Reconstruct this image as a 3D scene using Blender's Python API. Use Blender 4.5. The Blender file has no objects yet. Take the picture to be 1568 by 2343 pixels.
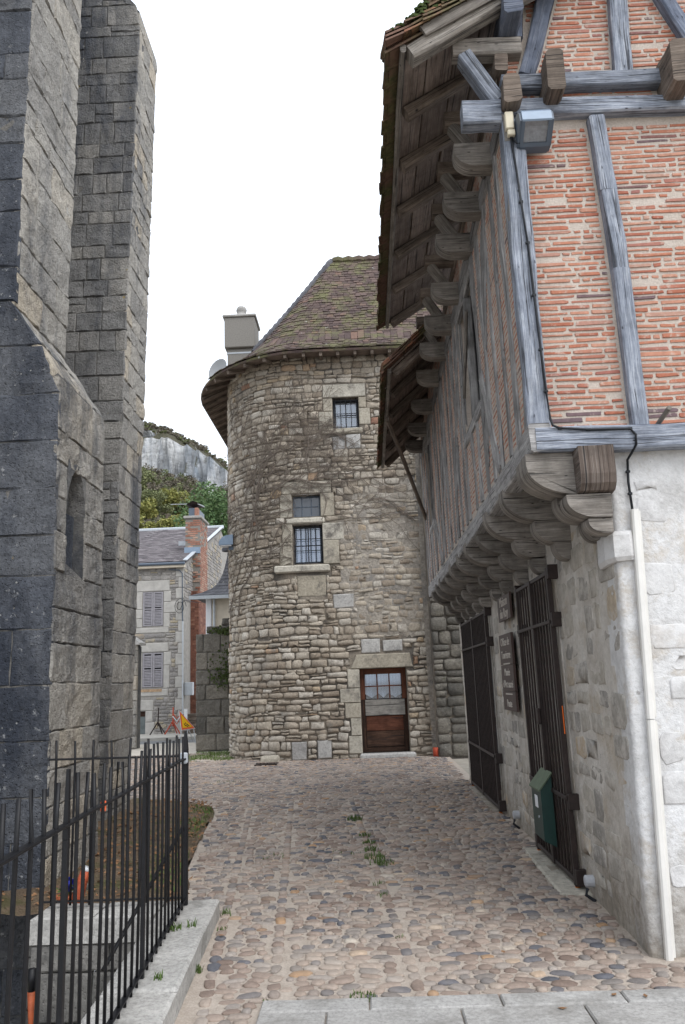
import bpy, math, random
import numpy as np
from mathutils import Matrix, Vector, noise

S = bpy.context.scene
COL = S.collection
rng = random.Random(11)

# ------------------------------------------------------------------ camera
EYE = 1.65
cam = bpy.data.cameras.new("camera")
cam.sensor_fit = 'VERTICAL'; cam.sensor_height = 36.0
cam.lens = 36.0 * 1786.0 / 2342.0
cam.clip_start = 0.05; cam.clip_end = 3000.0
camo = bpy.data.objects.new("camera", cam); COL.objects.link(camo)
camo.matrix_world = Matrix(((0.99879606, 0.04397541, 0.02173916, 0.0),
                            (0.03062235, -0.21271594, -0.97663412, 0.0),
                            (-0.03832362, 0.97612401, -0.21380647, EYE),
                            (0, 0, 0, 1)))
S.camera = camo

# ------------------------------------------------------------------ sky, sun, exposure
SUN_EL, SUN_AZ = 50.0, 140.0            # degrees; azimuth clockwise from +Y (street direction)
world = bpy.data.worlds.new("World"); S.world = world; world.use_nodes = True
wn = world.node_tree; wn.nodes.clear()
sky = wn.nodes.new("ShaderNodeTexSky"); sky.sky_type = 'NISHITA'; sky.sun_disc = False
sky.sun_elevation = math.radians(SUN_EL); sky.sun_rotation = math.radians(SUN_AZ)
sky.air_density = 1.0; sky.dust_density = 4.0; sky.ozone_density = 1.0
hs = wn.nodes.new("ShaderNodeHueSaturation"); hs.inputs['Saturation'].default_value = 0.22
mx = wn.nodes.new("ShaderNodeMix"); mx.data_type = 'RGBA'; mx.inputs['Factor'].default_value = 0.65
mx.inputs['B'].default_value = (12.2, 13.1, 14.4, 1)      # even cloud cover over the clear sky
bg = wn.nodes.new("ShaderNodeBackground"); bg.inputs['Strength'].default_value = 0.15
wo = wn.nodes.new("ShaderNodeOutputWorld")
wn.links.new(sky.outputs[0], hs.inputs['Color']); wn.links.new(hs.outputs[0], mx.inputs['A'])
wn.links.new(mx.outputs['Result'], bg.inputs[0]); wn.links.new(bg.outputs[0], wo.inputs[0])
sl = bpy.data.lights.new("sun", 'SUN'); sl.energy = 1.4; sl.angle = math.radians(40); sl.color = (1.0, 0.975, 0.95)
so = bpy.data.objects.new("sun", sl); COL.objects.link(so)
_a, _e = math.radians(SUN_AZ), math.radians(SUN_EL)
so.rotation_euler = Vector((-math.sin(_a)*math.cos(_e), -math.cos(_a)*math.cos(_e), -math.sin(_e))).to_track_quat('-Z', 'Y').to_euler()
S.view_settings.view_transform = 'Standard'; S.view_settings.look = 'None'
S.view_settings.gamma = 1.0; S.view_settings.use_curve_mapping = False
S.view_settings.exposure = 0.14
S.render.engine = 'CYCLES'
S.cycles.max_bounces = 6; S.cycles.transparent_max_bounces = 8

# ================================================================== helpers
class MB:
    """collects geometry in world coordinates and links it as one mesh object"""
    def __init__(s): s.v = []; s.f = []; s.uv = []; s.hasuv = False; s.n = 0; s.mi = []
    def add(s, vs, fs, uvs=None, mi=0):
        b = s.n; s.v.extend(vs); s.n += len(vs)
        for k, f in enumerate(fs):
            s.f.append(tuple(i + b for i in f)); s.mi.append(mi)
            if uvs: s.uv.extend(uvs[k])
            else: s.uv.extend([(0.0, 0.0)] * len(f))
        if uvs: s.hasuv = True
        return s
    def build(s, name, mat, parent=None, smooth=False):
        me = bpy.data.meshes.new(name)
        P = root_loc(parent)
        vs = s.v if P is None else [(x - P[0], y - P[1], z - P[2]) for x, y, z in s.v]
        me.from_pydata(vs, [], s.f)
        if s.hasuv:
            ul = me.uv_layers.new(name="UVMap")
            ul.data.foreach_set("uv", np.array(s.uv, dtype=np.float32).ravel())
        mats = mat if isinstance(mat, (list, tuple)) else [mat]
        for m in mats: me.materials.append(m)
        if len(mats) > 1: me.polygons.foreach_set("material_index", s.mi)
        if smooth: me.polygons.foreach_set("use_smooth", [True] * len(me.polygons))
        me.update()
        o = bpy.data.objects.new(name, me); COL.objects.link(o)
        if parent is not None: o.parent = parent
        return o

def root_loc(o):
    if o is None: return None
    while o.parent is not None: o = o.parent
    return tuple(o.location)

def tag(o, label=None, cat=None, group=None, kind=None):
    if label: o['label'] = label
    if cat: o['category'] = cat
    if group: o['group'] = group
    if kind: o['kind'] = kind
    return o

def thing(name, label, cat, loc=(0, 0, 0), group=None):
    o = bpy.data.objects.new(name, None); COL.objects.link(o)
    o.location = loc; o.empty_display_size = .2
    return tag(o, label, cat, group)

def dup(root, loc, label=None, rotz=None):
    r = root.copy(); COL.objects.link(r); r.location = loc
    if rotz is not None: r.rotation_euler = (0, 0, rotz)
    if label: r['label'] = label
    for ch in list(root.children):
        c = ch.copy(); COL.objects.link(c); c.parent = r
        for g in list(ch.children):
            d = g.copy(); COL.objects.link(d); d.parent = c
    return r

def recentre(o, p):
    """turn a top-level single mesh built in world coordinates into one whose origin is at p"""
    o.data.transform(Matrix.Translation((-p[0], -p[1], -p[2]))); o.location = p
    return o

def box(mb, x0, x1, y0, y1, z0, z1, mi=0):
    v = [(x0,y0,z0),(x1,y0,z0),(x1,y1,z0),(x0,y1,z0),(x0,y0,z1),(x1,y0,z1),(x1,y1,z1),(x0,y1,z1)]
    f = [(0,3,2,1),(4,5,6,7),(0,1,5,4),(1,2,6,5),(2,3,7,6),(3,0,4,7)]
    return mb.add(v, f, None, mi)

def bbox(mb, x0, x1, y0, y1, z0, z1, b=.008, mi=0):
    """box with bevelled edges"""
    b = min(b, (x1-x0)*.4, (y1-y0)*.4, (z1-z0)*.4)
    vs = []; idx = {}
    for sx in (0, 1):
        for sy in (0, 1):
            for sz in (0, 1):
                for ax in range(3):
                    p = [ (x0+b, x1-b)[sx], (y0+b, y1-b)[sy], (z0+b, z1-b)[sz] ]
                    p[ax] = ((x0,x1)[sx], (y0,y1)[sy], (z0,z1)[sz])[ax]
                    idx[(sx,sy,sz,ax)] = len(vs); vs.append(tuple(p))
    g = lambda *a: idx[a]
    fs = []
    for ax in range(3):
        a, c = [i for i in range(3) if i != ax]
        for s_ in (0, 1):
            q = []
            for (p, r) in ((0,0),(1,0),(1,1),(0,1)):
                k = [0,0,0]; k[ax] = s_; k[a] = p; k[c] = r; q.append(g(k[0],k[1],k[2],ax))
            flip = (s_ == 0) != (ax == 1)
            fs.append(tuple(q[::-1] if flip else q))
    for ax in range(3):                       # edges along ax
        a, c = [i for i in range(3) if i != ax]
        for p in (0, 1):
            for r in (0, 1):
                k0 = [0,0,0]; k1 = [0,0,0]; k0[a] = k1[a] = p; k0[c] = k1[c] = r; k1[ax] = 1
                q = (g(*k0,a), g(*k1,a), g(*k1,c), g(*k0,c))
                fs.append(q)
    for sx in (0,1):
        for sy in (0,1):
            for sz in (0,1):
                fs.append((g(sx,sy,sz,0), g(sx,sy,sz,1), g(sx,sy,sz,2)))
    return mb.add(vs, fs, None, mi)

def tube(mb, pts, r, n=6, cap=True, mi=0, rads=None):
    pts = [Vector(p) for p in pts]; vs = []; fs = []
    for i, p in enumerate(pts):
        t = (pts[min(i+1, len(pts)-1)] - pts[max(i-1, 0)]).normalized()
        u = t.cross(Vector((0, 0, 1)))
        if u.length < .05: u = t.cross(Vector((0, 1, 0)))
        u.normalize(); w = u.cross(t)
        rr = rads[i] if rads else r
        for k in range(n):
            a = 2*math.pi*(k+.5)/n
            vs.append(tuple(p + u*(math.cos(a)*rr) + w*(math.sin(a)*rr)))
    for i in range(len(pts)-1):
        for k in range(n):
            fs.append((i*n+k, i*n+(k+1) % n, (i+1)*n+(k+1) % n, (i+1)*n+k))
    if cap:
        fs.append(tuple(range(n))[::-1]); fs.append(tuple((len(pts)-1)*n+k for k in range(n)))
    return mb.add(vs, fs, None, mi)

def lathe(mb, c, prof, n=12, axis='z', mi=0):
    vs = []; fs = []
    for (r, h) in prof:
        for k in range(n):
            a = 2*math.pi*k/n
            d = (r*math.cos(a), r*math.sin(a), h)
            if axis == 'x': d = (h, d[0], d[1])
            if axis == 'y': d = (d[0], -h, d[1])
            vs.append((c[0]+d[0], c[1]+d[1], c[2]+d[2]))
    for i in range(len(prof)-1):
        for k in range(n): fs.append((i*n+k, i*n+(k+1) % n, (i+1)*n+(k+1) % n, (i+1)*n+k))
    fs.append(tuple(range(n))[::-1]); fs.append(tuple((len(prof)-1)*n+k for k in range(n)))
    return mb.add(vs, fs, None, mi)

def beam(mb, p0, p1, w, h, up=(0,0,1), seg=6, jit=.004, ch=.012, bend=None, taper=1.0):
    """hewn timber: p0 to p1, w across, h along up, wavy chamfered edges, uv along the grain"""
    p0 = Vector(p0); p1 = Vector(p1); t = (p1-p0); L = t.length; t.normalize()
    s_ = t.cross(Vector(up)); s_.normalize(); u = s_.cross(t)
    vs = []; fs = []; uvs = []
    off = rng.uniform(0, 50)
    prof = lambda a, b: [(-a+ch,-b),(a-ch,-b),(a,-b+ch),(a,b-ch),(a-ch,b),(-a+ch,b),(-a,b-ch),(-a,-b+ch)]
    for i in range(seg+1):
        k = i/seg; c = p0 + t*(L*k)
        if bend: c = c + s_*(bend[0]*math.sin(math.pi*k)) + u*(bend[1]*math.sin(math.pi*k))
        sc = 1+(taper-1)*k
        for (a, b) in prof(w/2*sc, h/2*sc):
            jx = jit*(noise.noise(Vector((k*L*2.2+off, a*9, b*9+3)))+.6*noise.noise(Vector((k*L*9+off, a*25, b*25+3)))); jy = jit*(noise.noise(Vector((k*L*2.2+off+9, a*9, b*9)))+.6*noise.noise(Vector((k*L*9+off+9, a*25, b*25))))
            vs.append(tuple(c + s_*(a+2*jx) + u*(b+2*jy)))
    per = [0, w, w+.01, w+h, w+h+.01, 2*w+h, 2*w+h+.01, 2*w+2*h, 2*w+2*h+.01]
    for i in range(seg):
        for k in range(8):
            k2 = (k+1) % 8
            fs.append((i*8+k, i*8+k2, (i+1)*8+k2, (i+1)*8+k))
            a, b = i/seg*L+off, (i+1)/seg*L+off
            uvs.append([(a, per[k]), (a, per[k+1]), (b, per[k+1]), (b, per[k])])
    P = prof(w/2, h/2)
    fs.append(tuple(range(8))[::-1]); uvs.append([(off+p[0]*.3, p[1]) for p in P[::-1]])
    fs.append(tuple(seg*8+k for k in range(8))); uvs.append([(off+p[0]*.3, p[1]) for p in P])
    return mb.add(vs, fs, uvs)

def prism(mb, pts, mapf, d0, d1, mi=0, uvs=True, bev=0.0):
    """polygon pts (a,b) counter-clockwise, extruded from d0 to d1 along the third axis of mapf(a,b,d)"""
    n = len(pts); off = rng.uniform(0, 50)
    vs = [mapf(a, b, d0) for a, b in pts] + [mapf(a, b, d1) for a, b in pts]
    fs = [tuple(range(n))[::-1], tuple(range(n, 2*n))]
    uu = [[(a+off, b) for a, b in pts[::-1]], [(a+off, b) for a, b in pts]]
    for i in range(n):
        j = (i+1) % n
        fs.append((i, j, n+j, n+i))
        s0 = pts[i][0]+pts[i][1]*.3; s1 = pts[j][0]+pts[j][1]*.3
        uu.append([(off+s0, d0), (off+s1, d0), (off+s1, d1), (off+s0, d1)])
    return mb.add(vs, fs, uu if uvs else None, mi)

def plane_map(o, U, V, N):
    o, U, V, N = Vector(o), Vector(U), Vector(V), Vector(N)
    return lambda u, v, d: tuple(o + U*u + V*v + N*d)

def stone(mb, q, mapf, h, back=.03, cut=.2, jit=0.0, dome=.45, inset=.8, mi=0):
    """one rounded stone: quad q of (u,v) corners counter-clockwise"""
    out = []
    for i in range(4):
        a, b = q[i], q[(i+1) % 4]
        for t in (cut, 1-cut):
            t += rng.uniform(-.06, .06) if jit else 0
            out.append([a[0]+(b[0]-a[0])*t + rng.uniform(-jit, jit), a[1]+(b[1]-a[1])*t + rng.uniform(-jit, jit)])
    cx = sum(p[0] for p in out)/8; cy = sum(p[1] for p in out)/8
    vs = [mapf(p[0], p[1], -back) for p in out]
    vs += [mapf(p[0], p[1], h*(1-dome)) for p in out]
    vs += [mapf(cx+(p[0]-cx)*inset, cy+(p[1]-cy)*inset, h*rng.uniform(.88, 1.08)) for p in out]
    vs.append(mapf(cx, cy, h*1.04))
    fs = []
    for r in (0, 8):
        for k in range(8): fs.append((r+k, r+(k+1) % 8, r+8+(k+1) % 8, r+8+k))
    for k in range(8): fs.append((16+k, 16+(k+1) % 8, 24))
    return mb.add(vs, fs, None, mi)

def block(mb, q, mapf, h, back=.05, nx=3, ny=2, rough=.006, edge=.012, mi=0, clipf=None):
    """dressed stone with a worn, uneven face: bilinear quad q, grid front, sides going back"""
    def P(a, b):
        return ((q[0][0]*(1-a)+q[1][0]*a)*(1-b)+(q[3][0]*(1-a)+q[2][0]*a)*b,
                (q[0][1]*(1-a)+q[1][1]*a)*(1-b)+(q[3][1]*(1-a)+q[2][1]*a)*b)
    W = max(.01, abs(q[1][0]-q[0][0])); H = max(.01, abs(q[3][1]-q[0][1]))
    ea, eb = min(.3, edge/W), min(.3, edge/H)
    As = [0] + [ea+(1-2*ea)*i/nx for i in range(nx+1)] + [1]
    Bs = [0] + [eb+(1-2*eb)*i/ny for i in range(ny+1)] + [1]
    na, nb = len(As), len(Bs); vs = []; fs = []
    so_ = rng.uniform(0, 99)
    for j, b in enumerate(Bs):
        for i, a in enumerate(As):
            u, v = P(a, b); e = (i in (0, na-1)) or (j in (0, nb-1))
            d = h*(.6 if e else 1.0) + (0 if e else rough*(1.6*noise.noise(Vector((u*5+so_, v*5, so_)))+.9*noise.noise(Vector((u*13+so_, v*13, so_)))))
            if e: u += rough*1.1*noise.noise(Vector((v*9, u*9, so_))); v += rough*1.1*noise.noise(Vector((u*9+5, v*9, so_)))
            vs.append(mapf(u, v, d))
    for j in range(nb-1):
        for i in range(na-1): fs.append((j*na+i, j*na+i+1, (j+1)*na+i+1, (j+1)*na+i))
    ring = [i for i in range(na)] + [j*na+na-1 for j in range(1, nb)] + [(nb-1)*na+i for i in range(na-2, -1, -1)] + [j*na for j in range(nb-2, 0, -1)]
    base = len(vs)
    for r in ring:
        j, i = divmod(r, na); u, v = P(As[i], Bs[j]); vs.append(mapf(u, v, -back))
    m = len(ring)
    for k in range(m): fs.append((ring[(k+1) % m], ring[k], base+k, base+(k+1) % m))
    return mb.add(vs, fs, None, mi)

def courses(u0, u1, v0, v1, hr, wr, gap, wob=0.0, holes=(), split=.0, seed=1, tall=0.0):
    """lay out coursed stones; returns quads (4 corners ccw)"""
    R = random.Random(seed); out = []; v = v0; row = 0
    W = lambda u, k: wob*noise.noise(Vector((u*1.1, k*.43+seed, 0.0)))
    while v < v1-.02:
        h = R.uniform(*hr); v2 = min(v1, v+h)
        if v1-v2 < hr[0]*.6: v2 = v1
        iv = [(u0, u1)]
        for (a, b, c, d) in holes:
            if min(v2, d)-max(v, c) > .3*(v2-v):
                n_ = []
                for (p, q) in iv:
                    if b <= p or a >= q: n_.append((p, q)); continue
                    if a-p > .04: n_.append((p, a))
                    if q-b > .04: n_.append((b, q))
                iv = n_
        for (p, q) in iv:
            u = p
            if p == u0 and row % 2: u = p
            first = True
            while u < q-.001:
                w = R.uniform(*wr)*(.55 if first and R.random() < .5 else 1); first = False
                ue = u+w
                if q-ue < wr[0]*.7: ue = q
                g = gap*.5
                lo = lambda x: v+W(x, row); hi = lambda x: v2+W(x, row+1)
                if split and R.random() < split and (v2-v) > hr[0]*1.1:
                    m = R.uniform(.4, .6)
                    mid = lambda x: lo(x)*(1-m)+hi(x)*m
                    out.append([(u+g, lo(u)+g), (ue-g, lo(ue)+g), (ue-g, mid(ue)-g), (u+g, mid(u)-g)])
                    out.append([(u+g, mid(u)+g), (ue-g, mid(ue)+g), (ue-g, hi(ue)-g), (u+g, hi(u)-g)])
                else:
                    out.append([(u+g, lo(u)+g), (ue-g, lo(ue)+g), (ue-g, hi(ue)-g), (u+g, hi(u)-g)])
                u = ue
        v = v2; row += 1
    return out

def wall_holes(mb, us, vs_, holes, mapf, depth):
    """wall skin with real openings and reveals; holes = (u0,u1,v0,v1)"""
    us = sorted(set(list(us)+[h[0] for h in holes]+[h[1] for h in holes])); vs_ = sorted(set(list(vs_)+[h[2] for h in holes]+[h[3] for h in holes]))
    inh = lambda u, v: any(a < u < b and c < v < d for a, b, c, d in holes)
    for i in range(len(us)-1):
        for j in range(len(vs_)-1):
            a, b, c, d = us[i], us[i+1], vs_[j], vs_[j+1]
            if inh((a+b)/2, (c+d)/2): continue
            mb.add([mapf(a,c,0), mapf(b,c,0), mapf(b,d,0), mapf(a,d,0)], [(0,1,2,3)])
    for (a, b, c, d) in (holes if depth else ()):
        F = lambda u, v, e: mapf(u, v, e)
        mb.add([F(a,c,0),F(a,d,0),F(a,d,-depth),F(a,c,-depth)], [(0,1,2,3)])
        mb.add([F(b,c,0),F(b,c,-depth),F(b,d,-depth),F(b,d,0)], [(0,1,2,3)])
        mb.add([F(a,c,0),F(a,c,-depth),F(b,c,-depth),F(b,c,0)], [(0,1,2,3)])
        mb.add([F(a,d,0),F(b,d,0),F(b,d,-depth),F(a,d,-depth)], [(0,1,2,3)])
    return mb

def lay(quads, name, mat, parent, mapf, fn, keep=300, key=None, smooth=True):
    """the first `keep` stones (sorted by key) become parts, the rest one stuff part"""
    if key: quads = sorted(quads, key=key)
    for q in quads[:keep]:
        m = MB(); fn(m, q, mapf); m.build(name, mat, parent, smooth)
    rest = quads[keep:]
    if rest:
        m = MB()
        for q in rest: fn(m, q, mapf)
        tag(m.build(name + '_mass', mat, parent, smooth), kind='stuff')

area = lambda q: abs((q[1][0]-q[0][0])*(q[3][1]-q[0][1]))

# ================================================================== materials
class G:
    def __init__(s, name):
        s.m = bpy.data.materials.new(name); s.m.use_nodes = True; s.t = s.m.node_tree
        s.b = s.t.nodes['Principled BSDF']; s.b.inputs['Roughness'].default_value = .85
        s.b.inputs['Specular IOR Level'].default_value = .25
    def n(s, ty, **kw):
        x = s.t.nodes.new(ty)
        for k, v in kw.items(): setattr(x, k, v)
        return x
    def l(s, a, b): s.t.links.new(a, b)
    def pos(s): return s.n('ShaderNodeNewGeometry').outputs['Position']
    def uv(s): return s.n('ShaderNodeUVMap').outputs[0]
    def scale(s, vec, sc):
        x = s.n('ShaderNodeVectorMath', operation='MULTIPLY'); s.l(vec, x.inputs[0]); x.inputs[1].default_value = sc; return x.outputs[0]
    def noise(s, vec, sc, det=5, ro=.6, dist=0):
        x = s.n('ShaderNodeTexNoise'); s.l(vec, x.inputs['Vector']); x.inputs['Scale'].default_value = sc
        x.inputs['Detail'].default_value = det; x.inputs['Roughness'].default_value = ro; x.inputs['Distortion'].default_value = dist; return x.outputs['Fac']
    def vor(s, vec, sc, feat='F1'):
        x = s.n('ShaderNodeTexVoronoi', feature=feat); s.l(vec, x.inputs['Vector']); x.inputs['Scale'].default_value = sc; return x.outputs['Distance']
    def ramp(s, fac, stops, interp='LINEAR'):
        x = s.n('ShaderNodeValToRGB'); x.color_ramp.interpolation = interp; e = x.color_ramp.elements
        while len(e) < len(stops): e.new(.5)
        for k, (p, c) in enumerate(stops):
            e[k].position = p; e[k].color = (c, c, c, 1) if isinstance(c, (int, float)) else (*c, 1)
        s.l(fac, x.inputs[0]); return x.outputs[0]
    def mix(s, fac, a, b, mode='MIX'):
        x = s.n('ShaderNodeMix', data_type='RGBA', blend_type=mode)
        for sock, v in ((x.inputs['Factor'], fac), (x.inputs['A'], a), (x.inputs['B'], b)):
            if isinstance(v, (int, float)):
                sock.default_value = v if sock.name == 'Factor' else (v, v, v, 1)
            elif isinstance(v, tuple): sock.default_value = (*v, 1)
            else: s.l(v, sock)
        return x.outputs['Result']
    def math(s, op, a, b=0.0):
        x = s.n('ShaderNodeMath', operation=op)
        for i, v in enumerate((a, b)):
            if isinstance(v, (int, float)): x.inputs[i].default_value = v
            else: s.l(v, x.inputs[i])
        return x.outputs[0]
    def rnd(s):
        o = s.n('ShaderNodeObjectInfo').outputs['Random']; g = s.n('ShaderNodeNewGeometry').outputs['Random Per Island']
        return s.math('FRACT', s.math('ADD', s.math('MULTIPLY', o, 7.31), g))
    def color(s, c):
        if isinstance(c, tuple): s.b.inputs['Base Color'].default_value = (*c, 1)
        else: s.l(c, s.b.inputs['Base Color'])
        return s
    def rough(s, v):
        if isinstance(v, (int, float)): s.b.inputs['Roughness'].default_value = v
        else: s.l(v, s.b.inputs['Roughness'])
        return s
    def bump(s, h, st=.4, dist=.01):
        x = s.n('ShaderNodeBump'); x.inputs['Strength'].default_value = st; x.inputs['Distance'].default_value = dist
        s.l(h, x.inputs['Height']); s.l(x.outputs[0], s.b.inputs['Normal']); return s

def stone_mat(name, stops, grain=22, stain=None, stain_sc=.8, stain_rng=(.5, .62), lichen=None, lichen_rng=(.66, .72), bump=.5, bdist=.012, streak=False, pit=True, spots=False):
    g = G(name); p = g.pos()
    c = g.ramp(g.rnd(), stops)
    c = g.mix(.85, c, g.ramp(g.noise(p, grain, 7, .75), [(.28, .45), (.5, 1.0), (.72, 1.4)]), 'MULTIPLY')
    c = g.mix(.6, c, g.ramp(g.noise(p, 2.6, 4), [(.3, .72), (.7, 1.25)]), 'MULTIPLY')
    if stain:
        sp = g.scale(p, (1, 1, .22)) if streak else p
        f = g.ramp(g.math('ADD', g.noise(sp, stain_sc, 8, .66), g.math('MULTIPLY', g.noise(p, 14, 4), .14)), [(stain_rng[0]+.07, 0.0), (stain_rng[1]+.07, .92)])
        c = g.mix(f, c, g.mix(.5, stain, g.ramp(g.noise(p, 30, 3), [(.3, .5), (.7, 1.6)]), 'MULTIPLY'))
    if lichen:
        f = g.ramp(g.noise(p, 9, 6, .7), [(lichen_rng[0], 0.0), (lichen_rng[1], .8)])
        c = g.mix(f, c, lichen)
    if spots:
        for sc_, col_ in ((11, (.42, .42, .40)), (4.3, (.34, .25, .09))):
            f = g.ramp(g.math('ADD', g.vor(p, sc_), g.math('MULTIPLY', g.noise(p, 40, 4), .12)), [(.12, .85), (.17, 0.0)])
            f = g.math('MULTIPLY', f, g.ramp(g.noise(p, 1.5, 3), [(.5 if sc_ > 5 else .58, 0.0), (.6, 1.0)]))
            c = g.mix(f, c, col_)
    g.color(c)
    h = g.math('ADD', g.noise(p, grain*1.4, 6, .72), g.math('MULTIPLY', g.noise(p, 7, 4), 1.2))
    if pit: h = g.math('SUBTRACT', h, g.ramp(g.vor(p, 34), [(.1, .6), (.3, 0.0)]))
    g.bump(h, bump, bdist)
    return g.m

def plain(name, c, rough=.7, metal=0, noise_sc=None, amt=.25, bump=0, spec=.3):
    g = G(name); g.rough(rough); g.b.inputs['Metallic'].default_value = metal; g.b.inputs['Specular IOR Level'].default_value = spec
    if noise_sc:
        p = g.pos(); f = g.noise(p, noise_sc, 6, .65)
        g.color(g.mix(1.0, g.ramp(f, [(.3, 1-amt), (.7, 1+amt)]), c, 'MULTIPLY'))
        if bump: g.bump(f, bump, .006)
    else: g.color(c)
    return g.m

def timber_mat(name, lo, mid, hi, dark=(.018, .018, .02), crack=.75):
    g = G(name); uv = g.uv(); p = g.pos()
    f1 = g.noise(g.scale(uv, (3.5, 150, 1)), 1.0, 7, .75, .3)
    f2 = g.noise(g.scale(uv, (2.2, 22, 1)), 1.0, 6, .7, .8)
    f3 = g.noise(p, 5.5, 5, .65)
    c = g.ramp(g.math('ADD', g.math('MULTIPLY', f1, .55), g.math('MULTIPLY', f2, .45)), [(.38, lo), (.5, mid), (.60, hi)])
    c = g.mix(.8, c, g.ramp(f3, [(.3, .58), (.5, 1.0), (.7, 1.3)]), 'MULTIPLY')
    fl = g.ramp(g.noise(g.scale(uv, (9, 70, 1)), 1.0, 5, .7), [(.62, 0.0), (.72, .55)])
    c = g.mix(fl, c, hi)
    cr = g.ramp(g.noise(g.scale(uv, (.8, 34, 1)), 1.0, 4, .55, 1.6), [(.36, 1.0), (.405, 0.0)])
    c = g.mix(g.math('MULTIPLY', cr, crack), c, dark)
    kn = g.ramp(g.vor(g.scale(uv, (7, 22, 1)), 1.0), [(.05, .9), (.12, 0.0)])
    c = g.mix(kn, c, dark)
    r = g.n('ShaderNodeObjectInfo').outputs['Random']
    c = g.mix(1.0, c, g.ramp(r, [(0, .74), (1, 1.18)]), 'MULTIPLY')
    g.color(c).rough(.9)
    g.bump(g.math('SUBTRACT', g.math('ADD', f1, f2), g.math('MULTIPLY', g.math('ADD', cr, kn), .9)), .8, .009)
    return g.m

M = {}
# rubble of the round-cornered house
M['rubble'] = stone_mat('rubble_limestone', [(0, (.27, .222, .172)), (.2, (.355, .305, .245)), (.45, (.415, .365, .298)), (.62, (.335, .287, .230)), (.80, (.48, .44, .382)), (.94, (.405, .36, .298)), (.98, (.40, .31, .21)), (1, (.32, .17, .12))],
                        stain=(.20, .185, .165), stain_sc=1.6, stain_rng=(.56, .72), bump=.85, bdist=.016)
M['rubble_mortar'] = stone_mat('rubble_mortar', [(0, (.24, .205, .165)), (1, (.28, .245, .20))], stain=(.10, .09, .08), stain_sc=1.1, stain_rng=(.46, .58), grain=40, bump=.8)
M['smeared'] = stone_mat('smeared_render', [(0, (.335, .30, .255)), (1, (.365, .33, .285))], stain=(.19, .18, .17), stain_sc=2.4, stain_rng=(.5, .68), lichen=(.42, .30, .18), lichen_rng=(.64, .76), grain=16, bump=1.0, bdist=.03)
M['dressed'] = stone_mat('dressed_limestone', [(0, (.33, .295, .235)), (.6, (.40, .365, .30)), (1, (.45, .42, .36))], stain=(.11, .10, .09), stain_sc=2.2, stain_rng=(.54, .68), bump=.45)
M['dressed_grey'] = stone_mat('dressed_grey_limestone', [(0, (.33, .32, .31)), (1, (.43, .42, .40))], stain=(.14, .14, .14), stain_sc=2.0, stain_rng=(.55, .7), bump=.4)
# church: street faces washed pale, faces towards the square under a black crust
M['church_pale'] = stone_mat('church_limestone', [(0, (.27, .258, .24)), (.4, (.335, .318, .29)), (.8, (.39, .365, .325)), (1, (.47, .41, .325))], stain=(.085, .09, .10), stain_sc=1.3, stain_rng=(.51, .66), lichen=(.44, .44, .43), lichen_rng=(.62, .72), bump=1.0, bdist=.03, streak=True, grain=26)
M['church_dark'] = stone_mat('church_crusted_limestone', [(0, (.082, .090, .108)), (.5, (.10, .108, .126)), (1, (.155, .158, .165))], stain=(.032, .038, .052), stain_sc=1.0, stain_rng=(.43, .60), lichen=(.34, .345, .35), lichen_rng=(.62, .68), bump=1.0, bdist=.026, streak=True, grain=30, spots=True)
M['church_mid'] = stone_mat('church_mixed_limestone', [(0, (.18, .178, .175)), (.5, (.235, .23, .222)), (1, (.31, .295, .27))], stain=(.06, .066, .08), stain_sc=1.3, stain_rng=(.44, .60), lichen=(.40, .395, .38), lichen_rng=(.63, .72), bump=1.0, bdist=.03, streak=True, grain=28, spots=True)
M['church_joint'] = stone_mat('church_joint', [(0, (.15, .142, .13)), (1, (.17, .162, .148))], stain=(.06, .063, .07), stain_sc=1.1, stain_rng=(.46, .6), grain=40, bump=.8, pit=False)
M['garden_wall'] = stone_mat('garden_wall_stone', [(0, (.13, .122, .108)), (.5, (.175, .162, .14)), (1, (.225, .205, .172))], stain=(.065, .062, .055), stain_sc=1.3, stain_rng=(.5, .64), lichen=(.09, .11, .045), lichen_rng=(.62, .7), bump=1.0, bdist=.03, spots=True)
# half-timbered house
M['timber'] = timber_mat('weathered_grey_oak', (.10, .115, .145), (.215, .238, .285), (.41, .435, .485))
M['timber_blue'] = timber_mat('dark_blue_grey_oak', (.075, .09, .125), (.135, .155, .205), (.23, .25, .30))
M['timber_warm'] = timber_mat('sheltered_oak', (.125, .112, .10), (.225, .203, .18), (.34, .315, .285))
M['timber_brown'] = timber_mat('brown_oak', (.075, .058, .048), (.16, .128, .104), (.26, .212, .175))
M['timber_rust'] = timber_mat('rust_stained_oak', (.055, .042, .036), (.11, .086, .072), (.22, .195, .175))
M['timber_lifted'] = timber_mat('shade_lifted_oak', (.165, .16, .158), (.30, .292, .288), (.44, .428, .42))  # street-side oak, colour lightened to make up for light blocked there
def brick_mat(name, s0, s1):
    g = G(name); p = g.pos()
    c = g.ramp(g.rnd(), [(0, (.36, .13, .08)), (.3, (.42, .175, .11)), (.55, (.46, .24, .17)), (.72, (.33, .11, .07)), (.86, (.43, .26, .20)), (.93, (.33, .13, .10)), (.965, (.17, .10, .10)), (1, (.15, .11, .12))])
    c = g.mix(.65, c, g.ramp(g.noise(p, 26, 5, .7), [(.25, .62), (.7, 1.25)]), 'MULTIPLY')
    smear = g.ramp(g.noise(p, 15, 7, .75), [(s0, 0.0), (s1, .8)])
    c = g.mix(smear, c, (.56, .48, .41))
    g.color(c).bump(g.noise(p, 60, 5), .4, .006); return g.m
M['brick'] = brick_mat('thin_brick', .54, .70)
M['brick_lifted'] = brick_mat('shade_lifted_thin_brick', .44, .62)  # street-side bricks coloured paler to offset the shade they stand in
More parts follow.
